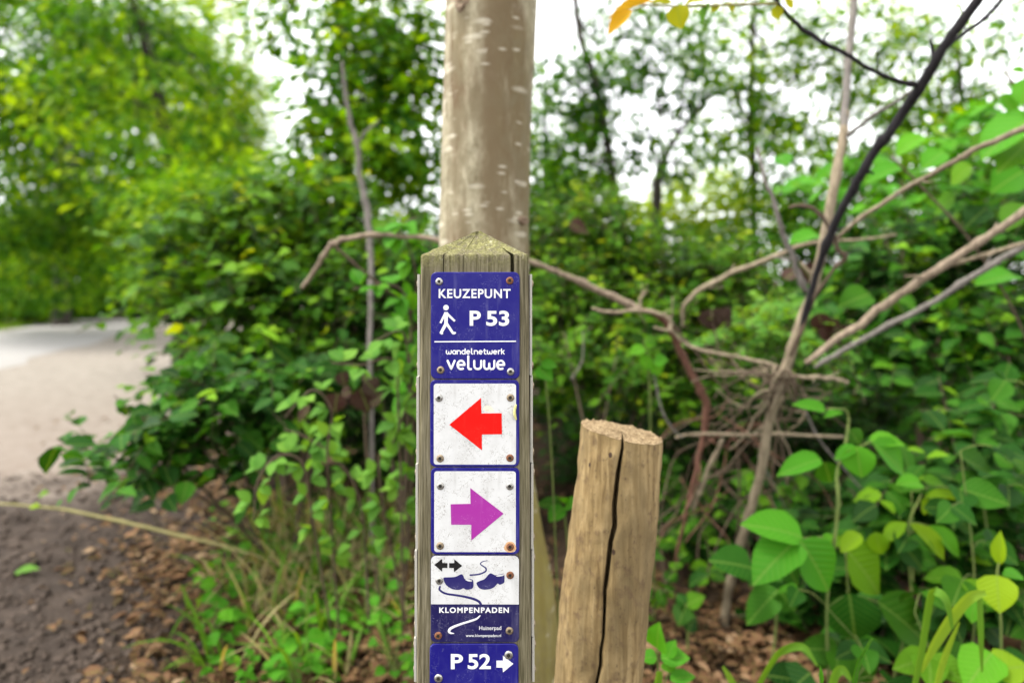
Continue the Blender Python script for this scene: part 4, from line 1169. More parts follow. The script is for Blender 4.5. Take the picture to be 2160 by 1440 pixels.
shrub(640, 3.1, 'wide leafy green shrub filling the left beside the sandy road edge',
      [ell(620, 470, 3.3, 200, 150, .45), ell(430, 520, 3.2, 150, 130, .4, .9), ell(360, 620, 3.0, 90, 90, .35, .6), ell(560, 640, 2.9, 230, 140, .4), ell(790, 560, 3.2, 130, 160, .35), ell(520, 760, 2.6, 190, 110, .35)],
      0.080, 4.4, 'leaf_mid', [(500, 500, 3.1, .014), (640, 430, 3.2, .016), (780, 520, 3.2, .013), (420, 650, 2.9, .012), (560, 700, 2.8, .012), (690, 560, 3, .014)], droop=0.22, spread=0.5, lightish=0.7, width=.66)
shrub(560, 2.5, 'low arching shrub with dark glossy leaves reaching over the sand',
      [ell(430, 850, 2.15, 190, 85, .3), ell(560, 790, 2.3, 190, 90, .3), ell(290, 900, 2.0, 130, 60, .22, .7), ell(170, 930, 1.9, 90, 30, .12, .5), ell(440, 960, 2.1, 130, 60, .25, .7)],
      0.078, 3.8, 'leaf_dark', [(420, 850, 2.1, .010), (300, 880, 2.0, .008), (120, 925, 1.88, .006), (560, 780, 2.3, .011), (430, 950, 2.1, .007)], droop=0.3, lightish=0.8, bright=0.10, width=.68, bias=(-.35, -.1, .05), length=.38)
shrub(860, 2.75, 'shady shrub behind the left side of the waymark post',
      [ell(800, 660, 2.9, 130, 120, .3), ell(880, 560, 2.9, 80, 110, .3), ell(720, 760, 2.7, 120, 90, .3, .7), ell(970, 680, 3.0, 90, 190, .3, .7)], 0.060, 3.6, 'leaf_dark', [(800, 640, 2.9, .01), (880, 540, 2.9, .01)], droop=.2, lightish=.6, bright=.05)
shrub(1290, 3.0, 'dense hedge like shrub of small leaves between pale trunk and twisted branch',
      [ell(1240, 490, 3.3, 150, 110, .35), ell(1400, 585, 3.2, 170, 90, .35), ell(1200, 630, 3.0, 120, 110, .3), ell(1360, 690, 2.9, 160, 90, .3), ell(1540, 610, 3.1, 130, 120, .35), ell(1290, 770, 2.8, 160, 70, .25, .8), ell(1450, 800, 2.8, 150, 70, .25, .7), ell(1060, 560, 3.4, 110, 190, .35, .7)],
      0.052, 4.2, 'leaf_mid', [(1240, 480, 3.2, .010), (1400, 520, 3.2, .011), (1500, 560, 3.1, .010), (1300, 650, 2.9, .009)], droop=.15, lightish=.75, length=.34, bright=.02)
shrub(1960, 2.7, 'tall dark shrub with large leaves along the right edge',
      [ell(1900, 560, 2.9, 160, 120, .35), ell(2080, 480, 2.8, 130, 140, .35), ell(1980, 720, 2.6, 190, 100, .35), ell(2130, 690, 2.4, 110, 130, .3), ell(1790, 640, 2.9, 110, 100, .3), ell(2060, 880, 2.2, 160, 90, .3), ell(2330, 700, 2.8, 170, 260, .45, .6)],
      0.085, 3.8, 'leaf_dark', [(1900, 500, 2.9, .012), (2080, 420, 2.8, .012), (1990, 680, 2.6, .010), (2100, 800, 2.3, .010)], droop=.2, lightish=.7, width=.72, bright=.06, length=.42)
shrub(2060, 3.2, 'tall hazel like shrub with soft light leaves high behind the right hand branches',
      [ell(1760, 350, 3.5, 110, 80, .3), ell(1900, 400, 3.3, 120, 80, .3), ell(2010, 320, 3.2, 120, 90, .3), ell(2130, 250, 3.0, 90, 110, .3), ell(2110, 420, 3.0, 90, 80, .3)],
      0.10, 1.25, 'leaf_bright', [(1770, 330, 3.5, .010), (1900, 380, 3.3, .010), (2020, 290, 3.2, .012), (2130, 220, 3.0, .012)], droop=.2, lightish=.8, width=.74, bright=-.12, length=.45)
shrub(1680, 2.25, 'low clump of fresh small leaves around the foot of the forked shrub',
      [ell(1570, 700, 2.2, 130, 45, .2), ell(1700, 720, 2.2, 110, 45, .2), ell(1620, 650, 2.3, 100, 40, .2, .6)], 0.047, 2.2, 'leaf_pale', [(1600, 700, 2.2, .006), (1690, 700, 2.2, .006)], droop=.12, length=.25, lightish=.6, bright=-.05)
shrub(1250, 2.3, 'dark undergrowth shrub with scattered leaves behind the short stake',
      [ell(1190, 720, 2.35, 70, 80, .2, .8), ell(1290, 760, 2.4, 90, 50, .2, .7), ell(1370, 800, 2.4, 70, 50, .2, .5)], 0.055, 1.3, 'leaf_mid', [(1190, 700, 2.35, .006), (1300, 750, 2.4, .006)], droop=.2, length=.28)
shrub(2000, 1.9, 'dark low shrub with broad leaves in the lower right corner',
      [ell(1980, 1010, 1.9, 150, 90, .2), ell(2120, 1060, 1.85, 90, 120, .2), ell(1880, 1130, 1.95, 120, 90, .2), ell(2060, 1230, 1.8, 130, 90, .18), ell(1900, 1330, 1.85, 160, 70, .15, .7), ell(1790, 1310, 1.9, 120, 80, .14, 1.0), ell(1760, 1180, 2.0, 120, 80, .15, .8)],
      0.095, 4.2, 'leaf_dark', [(1980, 1000, 1.9, .006), (2110, 1020, 1.85, .006), (1880, 1100, 1.95, .006), (2060, 1200, 1.8, .005)], droop=.15, width=.74, length=.32, lightish=.75, bright=-.06)
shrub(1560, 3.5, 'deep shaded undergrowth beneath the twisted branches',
      [ell(1350, 930, 3.5, 230, 130, .4), ell(1600, 930, 3.5, 200, 140, .4), ell(1850, 930, 3.3, 200, 150, .4)], 0.07, 3.6, 'leaf_dark', [(1350, 900, 3.5, .01), (1600, 900, 3.5, .01), (1850, 900, 3.3, .01)], droop=.2, length=.4, bright=-.2, top=120)  # lowered leaf tint paints in part of the deep shade
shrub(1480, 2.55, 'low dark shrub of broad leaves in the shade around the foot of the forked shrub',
      [ell(1440, 1080, 2.6, 130, 90, .3), ell(1640, 1100, 2.6, 150, 100, .3), ell(1800, 1080, 2.5, 140, 120, .3), ell(1480, 1190, 2.35, 80, 50, .2, .5), ell(1740, 1230, 2.2, 130, 70, .22, .7)], 0.075, 3.4, 'leaf_dark', [(1450, 1060, 2.6, .005), (1640, 1080, 2.6, .005), (1800, 1050, 2.5, .005), (1740, 1200, 2.2, .005)], droop=.15, width=.74, length=.3, lightish=.6, bright=-.22)  # shade under the branches deepened by a darker leaf tint
shrub(1450, 2.2, 'loose shrub of mid sized leaves on the shaded ground between stake and forked shrub',
      [ell(1440, 1040, 2.3, 70, 70, .2), ell(1500, 1130, 2.2, 80, 60, .2, .8), ell(1420, 1200, 2.05, 50, 60, .15, .6), ell(1600, 1010, 2.3, 110, 60, .2, .8)], 0.06, 1.0, 'leaf_mid', [(1440, 1000, 2.3, .004), (1510, 1090, 2.2, .004), (1600, 980, 2.3, .004)], droop=.15, width=.74, length=.24, lightish=.7, bright=-.12)
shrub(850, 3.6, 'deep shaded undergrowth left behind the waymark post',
      [ell(820, 880, 3.6, 190, 120, .4), ell(620, 880, 3.4, 150, 80, .35)], 0.07, 3.2, 'leaf_dark', [(820, 850, 3.6, .01)], droop=.2, length=.4, bright=-.2, top=80)  # darkness of the hollow partly put into the leaf tint

# ------------------------------------------------------------------ branches and dead wood
dead = thing('dead_branch', gnd(1418, 1290), 'pale dead branch bending across behind the post and down in a red brown stem', 'branch')
branch('branch', [(638, 607, 1.92, 6), (668, 562, 1.9, 7), (695, 526, 1.88, 8), (704, 513, 1.87, 9), (718, 508, 1.87, 8), (770, 496, 1.86, 8), (850, 497, 1.86, 7), (925, 507, 1.86, 8), (1010, 522, 1.86, 8), (1115, 553, 1.88, 8), (1200, 585, 1.9, 9), (1300, 629, 1.92, 11), (1350, 652, 1.92, 12)], M['bark_pink'], dead, seed=3)
branch('branch', [(708, 520, 1.87, 4), (745, 553, 1.88, 4), (790, 592, 1.9, 4), (850, 640, 1.92, 4), (885, 672, 1.95, 3)], M['twig'], dead, seed=4)
branch('branch', [(1249, 650, 1.88, 4), (1270, 655, 1.88, 5), (1292, 658, 1.88, 5), (1350, 655, 1.88, 6), (1395, 662, 1.88, 6), (1411, 672, 1.88, 6), (1413, 690, 1.88, 5), (1408, 698, 1.87, 4), (1380, 690, 1.86, 3)], M['bark_tan'], dead, seed=5)
branch('branch', [(1349, 650, 1.92, 5), (1352, 630, 1.92, 4), (1361, 612, 1.92, 3)], M['bark_tan'], dead, seed=6)
branch('branch', [(1345, 650, 1.92, 9), (1395, 668, 1.93, 10), (1425, 712, 1.95, 11), (1445, 760, 1.96, 11), (1478, 822, 1.97, 12), (1492, 865, 1.98, 11), (1480, 940, 2.0, 8), (1466, 1000, 2.0, 6), (1450, 1070, 2.02, 5), (1432, 1150, 2.05, 5), (1418, 1238, 2.08, 4), (1414, 1300, 2.1, 4)], M['bark_red'], dead, seed=7, label='red brown stem of the dead branch')
branch('branch', [(1410, 690, 1.9, 5), (1450, 728, 1.9, 5), (1500, 742, 1.88, 5), (1575, 757, 1.87, 5), (1640, 772, 1.86, 6)], M['bark_tan'], dead, seed=8)
branch('branch', [(1412, 672, 1.89, 4), (1432, 700, 1.9, 4), (1470, 745, 1.92, 4), (1500, 790, 1.94, 4), (1540, 830, 1.96, 3)], M['twig'], dead, seed=9)

fork = thing('forked_shrub', gnd(1530, 1318), 'forked tan shrub with black upper limb and bare branches right of the stake', 'shrub')
BT, BP, BG, BK = M['bark_tan'], M['bark_pink'], M['bark_grey'], M['bark_black']
branch('stem', [(1528, 1330, 2.05, 14), (1535, 1260, 2.05, 12), (1562, 1150, 2.0, 12), (1602, 1000, 1.95, 13), (1625, 880, 1.9, 14), (1655, 780, 1.85, 14), (1690, 680, 1.82, 14), (1722, 580, 1.8, 14), (1752, 430, 1.8, 14), (1774, 320, 1.82, 13), (1784, 235, 1.85, 10)], BT, fork, seed=11, n=60, sides=12)
branch('stem', [(1776, 310, 1.825, 12.2), (1783, 235, 1.85, 11.5), (1785, 180, 1.88, 11), (1795, 60, 1.92, 11), (1806, -90, 1.98, 10), (1830, -330, 2.05, 7), (1880, -600, 2.1, 3)], BG, fork, seed=10, n=30, sides=12, label='grey upper stem')
branch('limb', [(1688, 700, 1.78, 7), (1728, 560, 1.7, 10), (1775, 440, 1.62, 12), (1835, 335, 1.55, 13), (1900, 248, 1.5, 14), (1940, 180, 1.45, 15), (1990, 100, 1.4, 14), (2060, 0, 1.35, 14), (2130, -115, 1.3, 13), (2230, -330, 1.24, 10), (2290, -560, 1.2, 5)], BK, fork, seed=12, n=60, sides=12, label='thick black limb')
branch('branch', [(1940, 182, 1.45, 8), (1875, 165, 1.44, 6), (1830, 143, 1.43, 6), (1780, 112, 1.42, 6), (1735, 90, 1.41, 6), (1700, 66, 1.4, 7), (1668, 38, 1.39, 5), (1640, 8, 1.38, 6), (1622, -25, 1.37, 6)], BK, fork, seed=13)
branch('branch', [(1792, 285, 1.82, 7), (1850, 240, 1.7, 6), (1895, 212, 1.58, 5), (1938, 184, 1.47, 5)], BG, fork, seed=14)
branch('branch', [(1985, 105, 1.41, 6), (2045, 62, 1.42, 6), (2085, 30, 1.43, 6), (2118, -8, 1.44, 6), (2150, -80, 1.44, 6), (2230, -230, 1.46, 3)], BK, fork, seed=15)
branch('branch', [(1745, 520, 1.79, 4), (1815, 460, 1.72, 6), (1900, 405, 1.66, 7), (2010, 340, 1.56, 8), (2090, 302, 1.5, 9), (2200, 255, 1.44, 9), (2420, 190, 1.34, 6), (2600, 90, 1.28, 3)], BT, fork, seed=16)
branch('branch', [(1700, 765, 1.88, 7), (1795, 695, 1.9, 11), (1880, 632, 1.86, 11), (1965, 575, 1.8, 12), (2060, 515, 1.76, 11), (2200, 425, 1.7, 11), (2420, 300, 1.62, 8), (2640, 140, 1.56, 4)], BP, fork, seed=17, label='thick pinkish branch')
branch('branch', [(1720, 775, 1.95, 6), (1790, 732, 1.95, 7), (1900, 672, 1.92, 8), (2000, 615, 1.9, 8), (2100, 555, 1.86, 9), (2210, 492, 1.82, 9), (2400, 400, 1.78, 6), (2560, 340, 1.76, 3)], BG, fork, seed=18)
branch('branch', [(1965, 574, 1.81, 6), (2030, 550, 1.79, 6), (2100, 532, 1.77, 6), (2210, 500, 1.75, 6), (2360, 470, 1.72, 4), (2480, 420, 1.7, 2)], BT, fork, seed=19)
branch('branch', [(1700, 615, 1.8, 9), (1672, 545, 1.79, 8), (1645, 470, 1.78, 7), (1626, 410, 1.78, 6), (1614, 380, 1.78, 5), (1598, 310, 1.8, 3)], BG, fork, seed=20)
branch('branch', [(1440, 690, 2.15, 4), (1444, 645, 2.12, 6), (1475, 612, 2.1, 7), (1540, 577, 2.08, 7), (1640, 540, 2.0, 7), (1702, 514, 1.95, 6), (1800, 506, 1.95, 4), (1890, 495, 1.97, 3)], BT, fork, seed=21)
branch('branch', [(1664, 437, 1.7, 4), (1690, 434, 1.7, 6), (1722, 448, 1.7, 6), (1752, 485, 1.7, 6), (1768, 525, 1.7, 7), (1784, 543, 1.7, 8), (1762, 562, 1.71, 5), (1722, 622, 1.74, 5), (1692, 690, 1.77, 7), (1668, 750, 1.8, 6)], M['twig'], fork, seed=22, label='curled brown twig')
branch('branch', [(1660, 792, 1.84, 6), (1720, 796, 1.82, 6), (1760, 798, 1.82, 6), (1788, 806, 1.82, 5)], BT, fork, seed=23)
branch('branch', [(1425, 922, 1.98, 4), (1470, 915, 1.97, 4), (1560, 916, 1.95, 5), (1650, 915, 1.94, 5), (1780, 921, 1.93, 4)], BT, fork, seed=24)
branch('branch', [(1525, 925, 1.96, 6), (1500, 975, 1.98, 6), (1480, 1030, 2.0, 6), (1462, 1075, 2.02, 5)], BT, fork, seed=25)
branch('branch', [(1640, 8, 1.38, 4), (1565, 10, 1.35, 3), (1480, 13, 1.32, 3), (1410, 13, 1.3, 2.5), (1350, 10, 1.29, 2)], M['stem_straw'], fork, seed=26, jit=0)
branch('branch', [(1362, 12, 1.29, 1.6), (1345, 20, 1.29, 1.6), (1328, 24, 1.29, 1.2)], M['stem_straw'], fork, seed=27, jit=0)
rgv = np.random.default_rng(5)
for q in range(30):                                  # tangle of rootlets under the fork
    x0, y0 = 1645 + rgv.normal(0, 14), 785 + rgv.normal(0, 10); a = rgv.uniform(0.15, 1.0) * math.pi
    sp = [(x0, y0, 1.85, 3.2)]
    for st in range(4):
        x0 += math.cos(a) * 42 + rgv.normal(0, 9); y0 += math.sin(a) * 36 + rgv.normal(0, 10); a += rgv.normal(.1, .6)
        sp.append((x0, y0, 1.85 + .03 * st + rgv.normal(0, .02), 2.8 - .4 * st))
    branch('rootlet', sp, M['twig'] if q % 3 else M['bark_tan'], fork, n=18, sides=6, seed=40 + q, jit=0.002)
for q, sp in enumerate(([(1372, 760, 1.92, 2.4), (1384, 815, 1.92, 2.4), (1398, 870, 1.91, 2.4), (1420, 905, 1.91, 2.4), (1440, 922, 1.91, 2.2)],
                        [(1230, 700, 2.1, 2), (1228, 760, 2.1, 2), (1205, 800, 2.1, 2)],
                        [(1640, 800, 1.9, 2.4), (1628, 850, 1.9, 2.4), (1640, 900, 1.9, 2.2), (1668, 960, 1.9, 2.0), (1660, 1010, 1.9, 2)],
                        [(1700, 870, 1.95, 2.4), (1730, 930, 1.95, 2.4), (1790, 1000, 1.95, 2.2), (1860, 1080, 1.95, 2)],
                        [(1600, 960, 2.2, 2.4), (1650, 1060, 2.2, 2.4), (1690, 1150, 2.2, 2)])):
    branch('vine', sp, BG if q != 2 else BT, fork, n=24, sides=6, seed=60 + q, jit=0.002)
for q in range(24):                                  # dry stalks in the dark under the fork
    x0, y0 = rgv.uniform(1400, 1720), rgv.uniform(820, 1050); a = rgv.uniform(-.5, .9) + (math.pi if q % 2 else 0)
    sp = [(x0 + math.cos(a) * 55 * s_ + rgv.normal(0, 16), y0 + rgv.normal(0, 12) + abs(math.sin(a)) * 60 * s_ + 8 * s_ * s_, 2.1 + rgv.normal(0, .08), 1.8) for s_ in range(5)]
    branch('dry_stalk', sp, M['twig'] if q % 3 else M['bark_red'], fork, n=18, sides=6, seed=80 + q)

grey = thing('dead_sapling', gnd(782, 1200), 'thin wiggly grey brown dead sapling left of the post', 'sapling')
branch('stem', [(786, 1215, 2.36, 7), (785, 960, 2.4, 7), (781, 800, 2.45, 7), (780, 690, 2.5, 7), (783, 580, 2.55, 8), (780, 500, 2.58, 9), (773, 435, 2.6, 10), (758, 370, 2.6, 8), (752, 300, 2.6, 8), (738, 250, 2.6, 6), (727, 190, 2.6, 5), (722, 130, 2.6, 3)], M['bark_grey'], grey, seed=31, n=80)
branch('branch', [(752, 305, 2.6, 4), (775, 275, 2.58, 3), (800, 255, 2.56, 2)], M['bark_grey'], grey, seed=32)

# ------------------------------------------------------------------ single large leaves
BIG = [big_template(0, .20, .24, .015), big_template(1, .26, .26, -.015), big_template(2, .15, .20, .02), big_template(0, .34, .16, .03)]
rgl = np.random.default_rng(21)
def big_leaf(parent, b0, b1, width, d, mat, shape=0, tip_d=0.0, roll=0.0, label=None):
    """leaf whose base and tip show at the photo pixels b0 and b1, width in px"""
    p0, p1 = at(*b0, d), at(*b1, d + tip_d)
    L_ = np.linalg.norm(p1 - p0)
    view = p0 - np.array((0, 0, H)); view = -view / np.linalg.norm(view)
    side = np.cross(p1 - p0, view); side /= np.linalg.norm(side)
    nrm = view * 0.8 + np.array((-.1, 0, 0.8)) + side * roll * .7
    w = round(width * d / F / L_ * 1.2 * 10) / 10
    return leaf_obj(parent, p0, p1 - p0, nrm, L_, solo_mesh('big%d' % shape, BIG[shape], mat, w), label)
Z = lambda x, y: (1300 + x / 1.756, 620 + y / 1.756)
ML, MD, MB, MY = M['leaf_mid'], M['leaf_dark'], M['leaf_bright'], M['leaf_yellow']
def plant(label, root, stems, lv, cat='plant', name='leafy_plant', smat='stem_green', stem_name='stem'):
    t = thing(name, root, label, cat)
    for q, sp in enumerate(stems):
        branch(stem_name, sp, M[smat], t, n=20, sides=7, seed=100 + q, jit=0.0008)
    for row in lv:
        b0, b1, w, d, m_ = row[:5]
        big_leaf(t, Z(*b0), Z(*b1), w / 1.756, d, m_, row[5] if len(row) > 5 else 0, row[6] if len(row) > 6 else rgl.normal(-.01, .015), row[7] if len(row) > 7 else rgl.normal(0, .15))
    return t
def zs_(*rows): return [(*Z(a, c_), d, r) for a, c_, d, r in rows]
plant('tall plant with three broad bright leaves and a straight green stem', np.append(gnd(1750, 1440)[:2] * .98, 0), [
    zs_((790, 1560, 1.6, 4), (780, 1250, 1.58, 4), (785, 1080, 1.57, 4.5), (810, 900, 1.57, 5), (822, 760, 1.58, 5), (818, 660, 1.6, 4), (848, 560, 1.62, 3.5), (862, 460, 1.64, 3)),
    zs_((800, 905, 1.57, 2.5), (740, 900, 1.56, 2.5), (675, 910, 1.55, 2.5)), zs_((820, 640, 1.6, 2), (860, 590, 1.6, 2), (945, 545, 1.6, 2)), zs_((860, 480, 1.63, 2), (850, 430, 1.63, 2), (780, 425, 1.63, 2))],
    [((690, 900), (478, 826), 125, 1.55, MB), ((668, 912), (498, 1058), 165, 1.53, MB, 2), ((680, 912), (818, 1108), 160, 1.52, MB, 0),
     ((758, 610), (600, 652), 74, 1.6, MB), ((890, 562), (908, 684), 96, 1.58, MB, 0), ((890, 566), (805, 604), 50, 1.59, MB), ((935, 540), (1072, 545), 58, 1.62, MB), ((948, 552), (1102, 662), 96, 1.58, MB, 0),
     ((770, 620), (800, 712), 80, 1.68, MD), ((862, 500), (905, 556), 55, 1.64, ML), ((775, 432), (660, 396), 52, 1.62, MB), ((838, 438), (770, 446), 30, 1.63, MB), ((905, 888), (828, 946), 56, 1.56, MY), ((790, 885), (770, 930), 30, 1.56, MB)])
plant('low plant with broad dull green leaves below the three bright ones', np.append(gnd(1640, 1430)[:2], 0), [
    zs_((560, 1500, 1.72, 3), (590, 1250, 1.7, 3), (600, 1095, 1.68, 3)), zs_((860, 1500, 1.7, 3), (860, 1250, 1.66, 3), (860, 1105, 1.64, 3), (850, 950, 1.64, 3)), zs_((860, 1110, 1.64, 2.5), (920, 1125, 1.63, 2.5), (975, 1142, 1.62, 2.5))],
    [((505, 1015), (352, 972), 125, 1.66, MD, 2), ((600, 1095), (474, 1218), 108, 1.66, MD, 2), ((600, 1095), (668, 1172), 80, 1.68, MD), ((598, 968), (690, 1080), 95, 1.7, MD, 2),
     ((856, 950), (1000, 1112), 165, 1.62, ML, 2), ((862, 1105), (892, 1302), 155, 1.6, MD, 0), ((968, 1140), (1196, 1295), 160, 1.58, ML, 0), ((1030, 895), (1155, 1018), 100, 1.66, MD), ((730, 1310), (818, 1385), 90, 1.62, ML, 2), ((700, 1440), (560, 1395), 110, 1.58, MD, 2), ((720, 1400), (600, 1500), 120, 1.56, MD, 2), ((880, 1330), (960, 1440), 120, 1.62, MD, 2)])
plant('slender plant with narrow lime green shoots at mid right', np.append(gnd(1960, 1430)[:2], 0), [
    zs_((1120, 1500, 1.72, 3), (1100, 1200, 1.7, 3), (1085, 980, 1.68, 3), (1085, 850, 1.66, 3), (1130, 740, 1.66, 2.5)), zs_((1085, 850, 1.66, 2), (1120, 850, 1.64, 2), (1155, 860, 1.63, 2))],
    [((1138, 756), (1306, 736), 50, 1.62, MY, 1), ((1130, 760), (1158, 822), 44, 1.62, MY), ((1130, 702), (1044, 690), 62, 1.64, MB), ((1135, 690), (1225, 700), 50, 1.66, ML), ((1086, 848), (1252, 980), 60, 1.6, MY, 1), ((1150, 858), (1302, 966), 66, 1.62, MB, 1),
     ((960, 880), (982, 972), 62, 1.62, MY), ((1075, 844), (982, 912), 52, 1.62, MY, 1), ((1010, 860), (1050, 930), 46, 1.63, MB), ((1080, 960), (1180, 1010), 80, 1.7, MD)])
plant('dark broad leaved plant at the right edge above the lime shoots', np.append(gnd(2120, 1380)[:2], 0), [
    zs_((1420, 1500, 1.84, 3), (1400, 1100, 1.8, 3), (1370, 850, 1.78, 3), (1350, 700, 1.78, 3))],
    [((1268, 600), (1432, 672), 86, 1.76, ML, 0), ((1502, 730), (1358, 742), 84, 1.76, MD, 2), ((1228, 798), (1348, 892), 76, 1.74, ML, 0), ((1330, 890), (1440, 1000), 110, 1.76, MD, 2), ((1450, 600), (1540, 640), 80, 1.74, ML), ((1440, 740), (1530, 850), 90, 1.76, MD, 2), ((1250, 1010), (1330, 1090), 80, 1.76, MD, 2), ((1450, 1150), (1540, 1240), 100, 1.7, MD, 2), ((1340, 1200), (1450, 1290), 120, 1.72, MD, 2)])
plant('bright yellow green plant in the lower right corner', np.append(gnd(2120, 1430)[:2] * .9, 0), [
    zs_((1420, 1560, 1.4, 3), (1425, 1250, 1.4, 3), (1412, 1045, 1.4, 3), (1418, 990, 1.4, 2)), zs_((1400, 1540, 1.38, 3), (1390, 1400, 1.38, 3), (1392, 1335, 1.38, 2))],
    [((1410, 1040), (1416, 1174), 108, 1.38, MY, 0), ((1420, 1002), (1414, 890), 44, 1.4, MY, 1), ((1428, 1042), (1520, 1034), 46, 1.4, MB, 1), ((1392, 1328), (1290, 1450), 130, 1.36, MB, 2), ((1398, 1392), (1530, 1368), 110, 1.34, MY, 2), ((1300, 1300), (1245, 1400), 76, 1.44, ML, 2), ((1330, 1130), (1310, 1215), 60, 1.42, MB), ((1400, 1440), (1470, 1500), 90, 1.34, MB, 2)])
plant('small bright seedling plant close against the foot of the stake', np.append(gnd(1385, 1400)[:2] * .8, 0), [
    zs_((150, 1560, 1.25, 2.5), (155, 1400, 1.25, 2.5), (152, 1300, 1.25, 2)), zs_((160, 1480, 1.25, 2), (200, 1390, 1.25, 2))],
    [((152, 1312), (150, 1226), 80, 1.24, MB, 2), ((150, 1345), (90, 1340), 52, 1.24, MB), ((165, 1350), (272, 1335), 70, 1.24, MB), ((190, 1345), (215, 1280), 46, 1.24, MB), ((190, 1360), (200, 1400), 50, 1.24, MB), ((200, 1430), (295, 1402), 54, 1.22, MB), ((210, 1450), (250, 1480), 60, 1.22, MB)])
plant('pair of dim leaves low beside the right flank of the stake', np.append(gnd(1440, 1330)[:2], 0), [zs_((260, 1400, 1.86, 2.5), (265, 1250, 1.85, 2.5), (260, 1140, 1.84, 2))],
    [((262, 1152), (322, 1112), 62, 1.82, ML), ((260, 1155), (226, 1225), 70, 1.82, ML, 2), ((255, 1150), (225, 1110), 40, 1.82, MD), ((265, 1250), (290, 1190), 50, 1.84, MD), ((270, 1080), (330, 1030), 50, 1.86, MD)])
plant('small sprig with toothed fresh leaves between post and stake', np.append(on_ground(1200, 1.55), 0)[:3], [[(1215, 1520, 1.5, 2.5), (1205, 1250, 1.5, 2.5), (1190, 1075, 1.5, 2)]],
    [((-200, 785), (-290, 770), 52, 1.5, ML), ((-195, 790), (-250, 835), 60, 1.48, MB), ((-190, 785), (-140, 770), 56, 1.48, MB), ((-195, 775), (-215, 735), 40, 1.5, MB), ((-200, 1350), (-320, 1390), 80, 1.45, ML), ((-190, 1340), (-225, 1300), 50, 1.46, ML)])
plant('pale lobed leaf sprig peeping out right of the upper post', np.append(on_ground(1160, 1.5), 0)[:3], [[(1185, 1500, 1.45, 2), (1165, 1000, 1.45, 2), (1150, 800, 1.45, 2), (1142, 770, 1.45, 2)]],
    [((-290, 270), (-235, 318), 56, 1.42, MB, 2), ((-280, 262), (-218, 262), 40, 1.42, MB), ((-280, 250), (-250, 215), 36, 1.44, ML), ((-275, 265), (-205, 235), 34, 1.46, ML)])
plant('green vine sprig of small leaves hanging before the dark hollow', np.append(on_ground(1370, 2.0), 0)[:3], [[(1380, 1400, 2.05, 2), (1378, 1100, 2.0, 2), (1372, 900, 1.95, 2), (1370, 790, 1.92, 2), (1358, 715, 1.92, 2)]],
    [((100, 180), (60, 150), 40, 1.92, ML), ((105, 200), (50, 215), 50, 1.9, MB), ((120, 200), (140, 160), 40, 1.9, MB), ((125, 230), (95, 280), 50, 1.9, MB), ((140, 250), (190, 240), 50, 1.9, MB), ((140, 255), (165, 300), 50, 1.9, MB), ((110, 170), (150, 165), 36, 1.9, ML), ((60, 210), (30, 230), 36, 1.92, ML)])
# more stems of the same broad-leaved plant: trifoliate leaves along each
for lab, px, d, hgt, n_ in (('leafy plant of three part leaves between lime shoots and right edge', 2040, 1.62, .62, 6), ('leafy plant of three part leaves behind the bright corner plant', 1880, 1.7, .5, 6), ('short leafy plant of three part leaves at the foot of the lime shoots', 1960, 1.5, .30, 4),
                            ('leafy plant of three part leaves hugging the right edge', 2150, 1.66, .75, 7), ('short leafy plant of three part leaves under the tall bright one', 1720, 1.62, .26, 4)):
    g0 = on_ground(px, d); t = thing('leafy_plant', g0, lab, 'plant')
    tip = g0 + np.array((rgl.normal(0, .05), -.03, hgt)); Q = crom([g0, (g0 + tip) / 2 + np.array((rgl.normal(0, .03), -.02, 0)), tip], 20)
    V, Fc = tube(Q, np.linspace(.003, .0014, 20), 6); mk('stem', V, Fc, M['stem_green'], t)
    for q in range(n_):
        p = Q[int(19 * (q + 1.5) / (n_ + .6))] if q < n_ - 1 else Q[-1]; az = q * 2.4 + rgl.normal(0, .4)
        out = np.array((math.cos(az), math.sin(az) * .8 - .3, .25)); e = p + out * rgl.uniform(.05, .10)
        V, Fc = tube(crom([p, (p + e) / 2 + np.array((0, 0, .01)), e], 6), .0012, 5); mk('leaf_stalk', V, Fc, M['stem_green'], t)
        m_ = [MD, MD, MD, ML, ML][int(rgl.integers(0, 5))]; sz = rgl.uniform(.055, .10)
        side = np.cross(out, (0, 0, 1)); side /= np.linalg.norm(side)
        for w_, sc2 in ((-1, .85), (0, 1.0), (1, .85)):
            dr = out * (1 if w_ == 0 else .35) + side * w_ * .9 + np.array((0, 0, -.35)) + rgl.normal(0, .12, 3)
            v = int(rgl.integers(0, 4))
            leaf_obj(t, e, dr, np.array((-.05, -.7, .8)) + rgl.normal(0, .25, 3), sz * sc2, solo_mesh('big%d' % v, BIG[v], m_, .75))
# leaves of the forked shrub and big soft leaves at the right edge
Y7 = lambda x, y: (1100 + x / 2, y / 2)
for b0, b1, w, d, m_, shp in (((560, 6), (364, 42), 56, 1.29, 'leaf_autumn', 1), ((470, 42), (356, 128), 58, 1.28, 'leaf_autumn', 1), ((640, 18), (545, -6), 34, 1.3, 'leaf_lime', 1), ((655, 24), (672, 120), 78, 1.3, 'leaf_lime', 0), ((795, 8), (748, 98), 36, 1.32, 'leaf_pale', 1), ((690, 24), (800, -30), 40, 1.31, 'leaf_lime', 1), ((840, 18), (800, 48), 24, 1.33, 'leaf_lime', 1), ((1072, 22), (1085, 84), 40, 1.38, 'leaf_lime', 1), ((1110, -6), (1150, 34), 28, 1.38, 'leaf_lime', 1), ((940, 8), (1000, -40), 36, 1.36, 'leaf_yellow', 1), ((860, 14), (905, 46), 30, 1.35, 'leaf_lime', 1)):
    big_leaf(fork, Y7(*b0), Y7(*b1), w / 2, d, M[m_], shp, 0.0, rgl.normal(0, .3))
